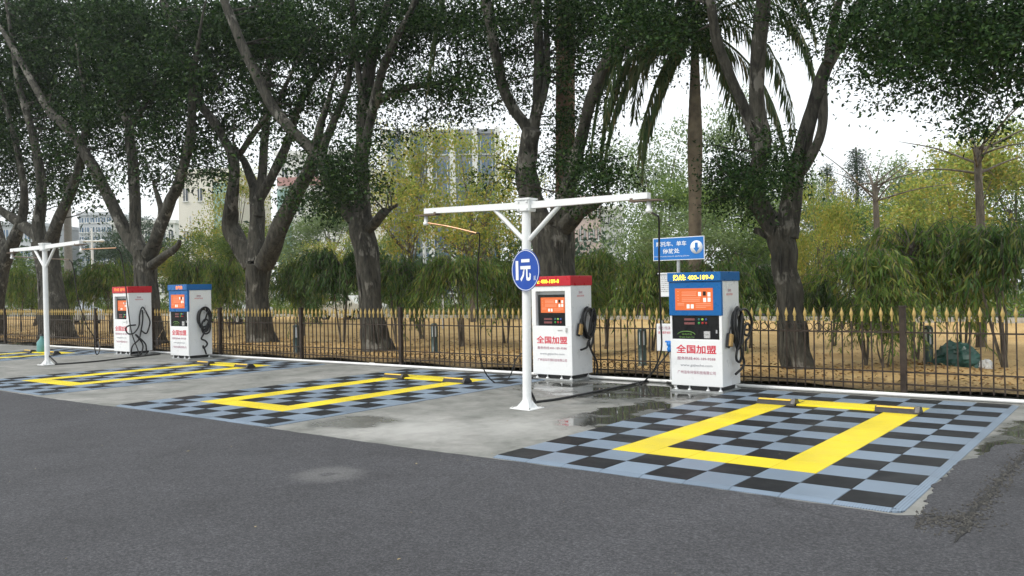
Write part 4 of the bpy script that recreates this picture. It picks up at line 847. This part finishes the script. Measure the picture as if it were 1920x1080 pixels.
for a in [
 (1800, 228, 250, 36, 25, 'full', LM_YEL, 'yellowing tree with sparse crown behind the rightmost shrubs'), (1900, 240, 200, 50, 22, 'full', LM_MID, 'dense green tree behind the yellowing tree'),
 (1605, 258, 210, 60, 23, 'fir', LM_FIR, 'dark conifer standing behind the scarred fork-trunk tree'), (1550, 290, 170, 66, 24, 'fir', LM_FIR, 'second dark conifer, shorter, beside the taller one'), (1530, 300, 110, 26, 25, 'low', LM_YEL, 'small yellow-green tree tucked beside the scarred fork-trunk tree'),
 (1715, 290, 200, 60, 26, 'full', LM_PALE, 'pale hazy tree between the conifers and the yellowing tree'), (1640, 365, 220, 46, 28, 'low', LM_MID, 'spreading low green tree before the conifers'), (1470, 330, 150, 58, 22, 'full', LM_PALE, 'pale green tree seen through the fork of the scarred tree'),
 (1385, 210, 190, 58, 27, 'thin', LM_PALE, 'tall airy pale tree right of the ringed palm'), (1230, 235, 200, 54, 26, 'thin', LM_PALE, 'tall airy pale tree left of the ringed palm'), (1375, 340, 190, 44, 28, 'low', LM_MID, 'layered green tree right of the ringed palm trunk'), (1245, 330, 160, 46, 27, 'low', LM_MID, 'layered green tree left of the ringed palm trunk'),
 (1290, 380, 190, 40, 21, 'low', LM_PALE, 'low spreading tree behind the blue parking sign'), (1130, 475, 100, 50, 22, 'low', LM_MID, 'small tree below the pink apartment block'),
 (880, 225, 210, 40, 25, 'thin', LM_YEL, 'yellow-green tree in front of the glass office block'), (765, 250, 180, 42, 28, 'thin', LM_YEL, 'lighter yellow tree left of the glass office block'), (930, 330, 130, 44, 22, 'low', LM_MID, 'green tree behind the near hose post'),
 (620, 372, 150, 62, 21, 'full', LM_PALE, 'hazy tree below the white building with a red band'), (590, 425, 130, 44, 25, 'low', LM_YEL, 'small yellowing tree seen right of the low-forking trunk'), (440, 320, 130, 46, 27, 'thin', LM_YEL, 'yellow-leaved tree seen through the low-forking trunk'), (410, 425, 170, 38, 28, 'low', LM_MID, 'bright green tree left of the low-forking trunk'),
 (350, 435, 110, 46, 25, 'low', LM_YEL, 'yellow-green tree by the white cross-shaped lamp'), (255, 415, 130, 66, 22, 'full', LM_FIR, 'bluish dark tree in the far gap left of the far machines'), (205, 440, 90, 70, 21, 'full', LM_FIR, 'bluish tree behind the distant lamp'), (60, 455, 130, 48, 26, 'low', LM_MID, 'green tree behind the slanting trunk'), (700, 430, 110, 52, 23 + 3, 'low', LM_MID, 'green tree behind the tree with cut stubs')]: place_tree(*a)
# far wood that reads as one mass
S = []
for x in np.arange(-500, 2300, 7):
    for _ in range(4):
        D = rng.uniform(72, 84); S.append(far(x+rng.normal()*4, 470+rng.uniform(-12, 75)+22*math.sin(x*.011), D))
S = np.array(S); me = crown(S, np.full(len(S), 7.5), LM_FIR, 8, .14); tag(obj('far_wood', me), 'dim mass of distant trees closing the garden', 'wood', kind='stuff')
# bare pruned trees
def bare(px, ptop, pbase, Y, wpx, label, seed, n):
    g = random.Random(seed); b = at(px, pbase, Y); top = at(px, ptop, Y); H = top[2]; r0 = wpx*.5*depth(b)/F
    t = thing('pruned_tree', label, 'tree', (b[0], Y, 0)); MB().tube(smooth([(0, 0, -.1), (.05, 0, H*.5), (0, 0, H)], 6), np.linspace(r0*1.25, r0*.8, 13), 9).build('trunk', BK_B, t)
    for k in range(n):
        a = g.uniform(0, 6.28); el = g.uniform(-.1, 1.1); Ln = g.uniform(.9, 2.3); d = np.array([math.cos(a)*math.cos(el), math.sin(a)*math.cos(el), math.sin(el)]); s = np.array([0, 0, H*g.uniform(.86, 1)])
        MB().tube(smooth([s, s+d*Ln*.5+np.array([0, 0, .08]), s+d*Ln], 4), np.linspace(r0*.32, .006, 9), 5, False).build('branch', BK_B, t)
bare(1838, 275, 600, 15, 16, 'bare pruned tree with radiating twigs among the rightmost shrubs', 4, 12); bare(1645, 345, 600, 19, 12, 'thin bare pruned tree between the conifers and the shrubs', 8, 12)

# ================================================================== things across the garden
M_BOLL = paint('bollard_green', (.03, .055, .05), .4, .2, .15, 10); M_LENS = paint('bollard_lens', (.55, .6, .62), .3, 0, .1, 10)
bol = None
for px, pb, lab in ((1741, 690, 'dark green bollard lamp behind the fence near the green tarpaulin'), (1205, 688, 'dark green bollard lamp behind the fence between the two near machines'), (815, 664, 'dark green bollard lamp behind the fence under the left post arm'), (556, 664, 'dark green bollard lamp beside the far machine side of the fence')):
    g = gr(px, pb); t = thing('bollard_lamp', lab, 'lamp', (g[0], g[1], 0), random.uniform(-.3, .3), 'bollard lamps in the garden bed')
    MB().lathe([(.11, -.05), (.11, .04), (.085, .05), (.085, .44)], 14).build('column', M_BOLL, t); MB().lathe([(.06, .44), (.06, .72)], 12).build('lens', M_LENS, t)
    for a in range(4):
        c_, s_ = math.cos(a*1.571+.4)*.072, math.sin(a*1.571+.4)*.072; MB().box(c_-.016, c_+.016, s_-.016, s_+.016, .44, .72).build('guard', M_BOLL, t)
    MB().lathe([(.088, .72), (.092, .74), (.06, .78), (0, .79)], 14).build('cap', M_BOLL, t)
# tarpaulin heap and a torn white bag
def heap(name, label, cat, px, py, rx, ry, h, mat, seed):
    g = np.random.default_rng(seed); c_ = gr(px, py); V = []; n, mm = 22, 9
    for j in range(mm):
        v = j/(mm-1)
        for i in range(n):
            a = 2*math.pi*i/n; k = 1+.25*math.sin(3*a+seed)+.12*math.sin(7*a+j)+g.normal()*.05; rr = math.cos(v*1.5)**.6
            V.append((rx*rr*k*math.cos(a), ry*rr*k*math.sin(a), h*math.sin(v*1.5)*(1+g.normal()*.07)))
    Fc = [(j*n+i, j*n+(i+1) % n, (j+1)*n+(i+1) % n, (j+1)*n+i) for j in range(mm-1) for i in range(n)]; V.append((0, 0, h)); Fc += [((mm-1)*n+i, (mm-1)*n+(i+1) % n, len(V)-1) for i in range(n)]
    return tag(MB().add(V, Fc).build(name, mat, None, (c_[0], c_[1], .03)), label, cat)
heap('tarpaulin_heap', 'crumpled dark green tarpaulin heap on the soil behind the fence', 'tarpaulin', 1795, 690, .34, .26, .42, paint('tarpaulin', (.02, .075, .06), .35, 0, .4, 5, .5), 3)
heap('plastic_bag', 'torn white plastic bag lying beside the green tarpaulin', 'bag', 1850, 694, .10, .08, .16, paint('plastic_white', (.55, .56, .55), .3, 0, .2, 9, .6), 5)
# broom and barrel between the far machines, bottle by the far post
b0, b1 = gr(296, 650), at(318, 597, 6.2)
t = thing('broom', 'worn broom leaning between the two far machines', 'broom', (b0[0], b0[1], 0)); MB().tube([(0, 0, .25), tuple(b1-b0)], .014, 6).build('handle', paint('broom_wood', (.45, .36, .24), .7), t)
MB().prism([(-.16, 0), (.16, 0), (.06, .3), (-.06, .3)], 'y', -.03, .03).build('brush_head', M_RUB, t)
t = thing('barrel', 'dark blue plastic barrel half hidden behind the far blue-topped machine', 'barrel', (-15.12, 6.02, 0)); M_BARR = paint('barrel_blue', (.012, .025, .12), .35)
MB().lathe([(0, 0), (.2, 0), (.215, .03), (.205, .06), (.215, .3), (.215, .34), (.205, .36), (.215, .6), (.2, .78), (.0, .8)], 20).build('drum', M_BARR, t); MB().lathe([(.06, .8), (.06, .83), (0, .832)], 10, (.1, 0, 0)).build('cap', M_BLK, t)
g = gr(79, 662); t = thing('jug', 'teal plastic jug standing on the mat behind the far post', 'jug', (g[0], g[1], .02)); MB().lathe([(0, 0), (.13, 0), (.14, .05), (.14, .3), (.05, .42), (.05, .48)], 14).build('body', paint('teal_plastic', (.10, .28, .28), .35), t); MB().lathe([(.055, .48), (.055, .53), (0, .535)], 10).build('cap', M_BLK, t)

# street lamps, poles, road board, rail
M_LP = paint('lamp_white', (.72, .74, .74), .4, 0, .06, 3)
def lamp(px, ptop, D, label, arm):
    top = far(px, ptop, D); t = thing('street_lamp', label, 'street lamp', (top[0], top[1], -.1)); H = top[2]
    MB().tube([(0, 0, 0), (0, 0, H)], [.13, .07], 10).build('pole', M_LP, t)
    MB().tube([tuple(-RT*arm+np.array([0, 0, H*.86])), tuple(RT*arm+np.array([0, 0, H*.86]))], .06, 8).build('cross_arm', M_LP, t)
    for s in (-1, 1):
        e = RT*arm*s; MB().lathe([(0, .12), (.16, .08), (.22, -.02), (.05, -.1), (0, -.1)], 10, (e[0], e[1], H*.86)).build('lamp_head', M_LP, t)
lamp(356, 402, 52, 'white cross-shaped lamp standing in the yellow-green trees', .45); lamp(172, 425, 60, 'white double lamp in the far gap over the red-topped machine', .7)
for px, pt, pb, D, w, lab in ((921, 435, 580, 44, .14, 'slim white pole behind the round price sign'), (795, 440, 560, 52, .12, 'slim white pole below the glass office block')):
    top = far(px, pt, D); t = thing('utility_pole', lab, 'pole', (top[0], top[1], -.1)); MB().tube([(0, 0, 0), (0, 0, top[2])], [w*1.1, w*.8], 10).build('shaft', M_LP, t); MB().lathe([(w*.9, 0), (w*.9, .1), (0, .14)], 10, (0, 0, top[2])).build('cap', M_LP, t)
top = at(125, 325, 13); t = thing('utility_pole', 'grey concrete utility pole between the two leftmost forked trees', 'pole', (top[0], 13, -.1)); MB().tube([(0, 0, 0), (0, 0, top[2])], [.2, .16], 12).build('shaft', paint('pole_concrete', (.30, .29, .27), .8), t); MB().box(-.6, .6, -.05, .05, top[2]-.5, top[2]-.4).build('crossarm', M_STEEL, t)
c_ = far(829, 524, 34); t = thing('road_board', 'blue road information board half hidden in the shrubs', 'sign', (c_[0], c_[1], -.02)); q = MB().box(-.3, .3, -.02, .02, c_[2]-.32, c_[2]+.32).build('board', M_SIGN2, t); MB().tube([(0, .04, 0), (0, .04, c_[2]+.3)], .04, 8).build('pole', M_LP, t); t.rotation_euler = (0, 0, YAW)
g = far(1505, 528, 46); t = thing('guard_rail', 'white tubular guard rail beside the far road', 'railing', (g[0], g[1], -.05), YAW)
for k in range(12): MB().tube([(-1.6+k*.29, 0, 0), (-1.6+k*.29, 0, 1.25)], .025, 6).build('upright', M_LP, t)
for z in (.35, 1.25): MB().tube([(-1.7, 0, z), (1.7, 0, z)], .035, 6).build('rail', M_LP, t)
# parked cars glimpsed through the shrubs
M_GLASS = paint('car_glass', (.02, .025, .03), .08, 0, .1, 3, 0); M_TYRE = paint('tyre', (.02, .02, .02), .8)
def car(px, py, D, paintm, label, rz):
    g = far(px, py, D); t = thing('parked_car', label, 'car', (g[0], g[1], -.02), rz, 'cars on the far road')
    prof = [(-2.2, .3), (-2.25, .55), (-2.15, .85), (-1.3, .95), (-.75, 1.38), (.55, 1.42), (1.25, .98), (2.05, .88), (2.2, .6), (2.18, .3)]
    V = []; 
    for y, k in ((-.86, 1), (-.8, 1.0), (.8, 1.0), (.86, 1)):
        V += [(x*(1 if abs(y) < .85 else .985), y*(1 if z < 1 else .84), z) for x, z in prof]
    n = len(prof); Fc = [tuple(range(n)), tuple(range(3*n, 4*n))[::-1]]+[(j*n+i, (j+1)*n+i, (j+1)*n+(i+1) % n, j*n+(i+1) % n) for j in range(3) for i in range(n)]
    MB().add(V, Fc).build('body', paintm, t)
    for s in (-1, 1):
        MB().prism([(-1.15, .98), (-.72, 1.32), (-.1, 1.34), (-.1, .98)], 'y', s*.80-.012, s*.80+.012).build('side_window', M_GLASS, t); MB().prism([(0, .98), (0, 1.34), (.5, 1.35), (1.05, .98)], 'y', s*.80-.012, s*.80+.012).build('side_window', M_GLASS, t)
        for x in (-1.35, 1.35):
            w = MB().tube([(x, s*.72, .31), (x, s*.90, .31)], .31, 16).build('wheel', M_TYRE, t); MB().tube([(x, s*.895, .31), (x, s*.91, .31)], .19, 12).build('rim', M_ALU, w)
        MB().box(2.12, 2.21, s*.6-.16, s*.6+.16, .62, .76).build('headlight', M_LENS, t)
car(443, 575, 46, paint('car_white', (.75, .77, .78), .2, 0, .03, 2, 0), 'white parked car seen between the low-forking tree and the far blue-topped machine', 0)
car(135, 588, 50, paint('car_silver', (.62, .65, .68), .25, .2, .03, 2, 0), 'silver parked car glimpsed behind the far white post', 0)
car(660, 570, 48, paint('car_pale', (.70, .71, .68), .25, 0, .03, 2, 0), 'pale parked car glimpsed through shrubs beside the tree with cut stubs', 0)

# ------------------------------------------------ distant buildings
M_BGL = paint('blue_glazing', (.10, .17, .26), .12, 0, .35, .5, 0); M_GGL = paint('green_glazing', (.28, .42, .38), .15, 0, .25, .5, 0); M_DGL = paint('dark_glazing', (.07, .085, .10), .15, 0, .3, .6, 0)  # green glazing is paled to imitate distance haze
M_CONCW = paint('white_render', (.70, .70, .67), .8, 0, .05, .4); M_CREAM = paint('cream_render', (.72, .69, .60), .8, 0, .05, .4); M_PINK = paint('pink_render', (.56, .43, .39), .8, 0, .06, .4); M_GREYB = paint('grey_cladding', (.26, .28, .31), .6, 0, .1, .4); M_BAND = paint('red_band', (.42, .24, .22), .7); M_STONE = paint('pale_grey_render', (.48, .50, .52), .8, 0, .06, .4)  # cream and red band carry a hazy washed-out look in their base colour
def building(x0, x1, ptop, D, wallm, label, cols, rows, winm, wfrac, z0, extra=None, dep=14, lim=None):
    a, b_ = far(x0, 540, D), far(x1, 540, D); wdt = np.linalg.norm((b_-a)[:2]); top = far((x0+x1)/2, ptop, D)[2]
    t = thing('building', label, 'building', (a[0], a[1], -.15), math.atan2(b_[1]-a[1], b_[0]-a[0]))
    MB().box(0, wdt, 0, dep, 0, top).build('wall', wallm, t); MB().box(-.25, wdt+.25, -.25, dep+.25, top, top+.5).build('parapet', wallm, t)
    cw = wdt/cols; rh = (top-z0)/rows; ww, wh = cw*wfrac[0], rh*wfrac[1]
    wme = MB().box(0, ww, -.06, .02, 0, wh).mesh('window', winm); fme = MB().box(-.08, ww+.08, -.14, -.0, -.12, 0).box(ww/2-.04, ww/2+.04, -.1, -.06, 0, wh).mesh('frame', M_CONCW)
    for i in range(cols):
        for j in range(rows):
            w = obj('window', wme, t, (i*cw+(cw-ww)/2, 0, z0+j*rh+(rh-wh)/2)); obj('frame', fme, w)
    if extra: extra(t, wdt, top)
    return t
def fins(t, w, top):
    for k in range(6): MB().box(w*k/5-.3, w*k/5+.3, -.8, .0, 0, top+.6).build('fin', M_CONCW, t)
building(728, 938, 250, 95, M_GREYB, 'grey office block with blue glazing and white vertical fins', 10, 7, M_BGL, (.8, .72), 1, fins)
building(690, 728, 325, 92, M_CREAM, 'narrow cream block beside the glass office block', 2, 4, M_DGL, (.35, .4), 1)
building(1086, 1128, 372, 105, M_PINK, 'pinkish apartment block with narrow dark windows', 5, 4, M_DGL, (.45, .5), 1); building(1129, 1172, 392, 110, M_CONCW, 'white apartment block adjoining the pink one', 4, 4, M_DGL, (.4, .4), 1)
def redband(t, w, top):
    MB().box(0, w*.7, -.15, 0, top-3.6, top-2.6).build('band', M_BAND, t); MB().box(0, 1.6, -.2, 0, 1, top-4).build('glazed_strip', M_GGL, t)
building(524, 668, 288, 100, M_CONCW, 'white building with a haze-paled red band below its roof', 5, 4, M_DGL, (.34, .32), 1, redband)
def gstrip(t, w, top): MB().box(w*.62, w*.86, -.2, 0, 0, top-1.2).build('glazed_strip', M_GGL, t)
building(338, 446, 322, 96, M_CREAM, 'cream building with a green glazed strip', 4, 3, M_DGL, (.3, .3), 1, gstrip)
building(150, 212, 402, 130, M_STONE, 'pale grey tower in the far gap above the T-shaped post', 6, 9, M_BGL, (.6, .5), 1); building(213, 330, 418, 118, M_CONCW, 'long low white building right of the pale grey tower', 8, 3, M_DGL, (.55, .4), 1); building(-20, 60, 420, 120, M_STONE, 'pale building behind the slanting trunk', 6, 4, M_BGL, (.6, .5), 1)
building(1560, 1700, 470, 90, M_CONCW, 'low white building hidden behind the shrubs on the far road', 7, 2, M_DGL, (.5, .4), 1); building(1720, 1830, 440, 86, M_CONCW, 'low white building behind the yellowing tree', 6, 2, M_DGL, (.5, .4), 1)

# ================================================================== hazy air
M_HAZE = bpy.data.materials.new('haze_air'); M_HAZE.use_nodes = True; n = M_HAZE.node_tree; n.nodes.remove(n.nodes['Principled BSDF'])
pv = node(n, 'VolumePrincipled'); pv.inputs['Color'].default_value = (.93, .96, 1, 1); pv.inputs['Density'].default_value = .0005; pv.inputs['Anisotropy'].default_value = .3
n.links.new(pv.outputs[0], n.nodes['Material Output'].inputs['Volume'])
tag(MB().box(-440, 440, -440, 440, -1.2, 34).build('haze', M_HAZE), 'thin pale haze filling the air over the garden', 'haze', kind='stuff')
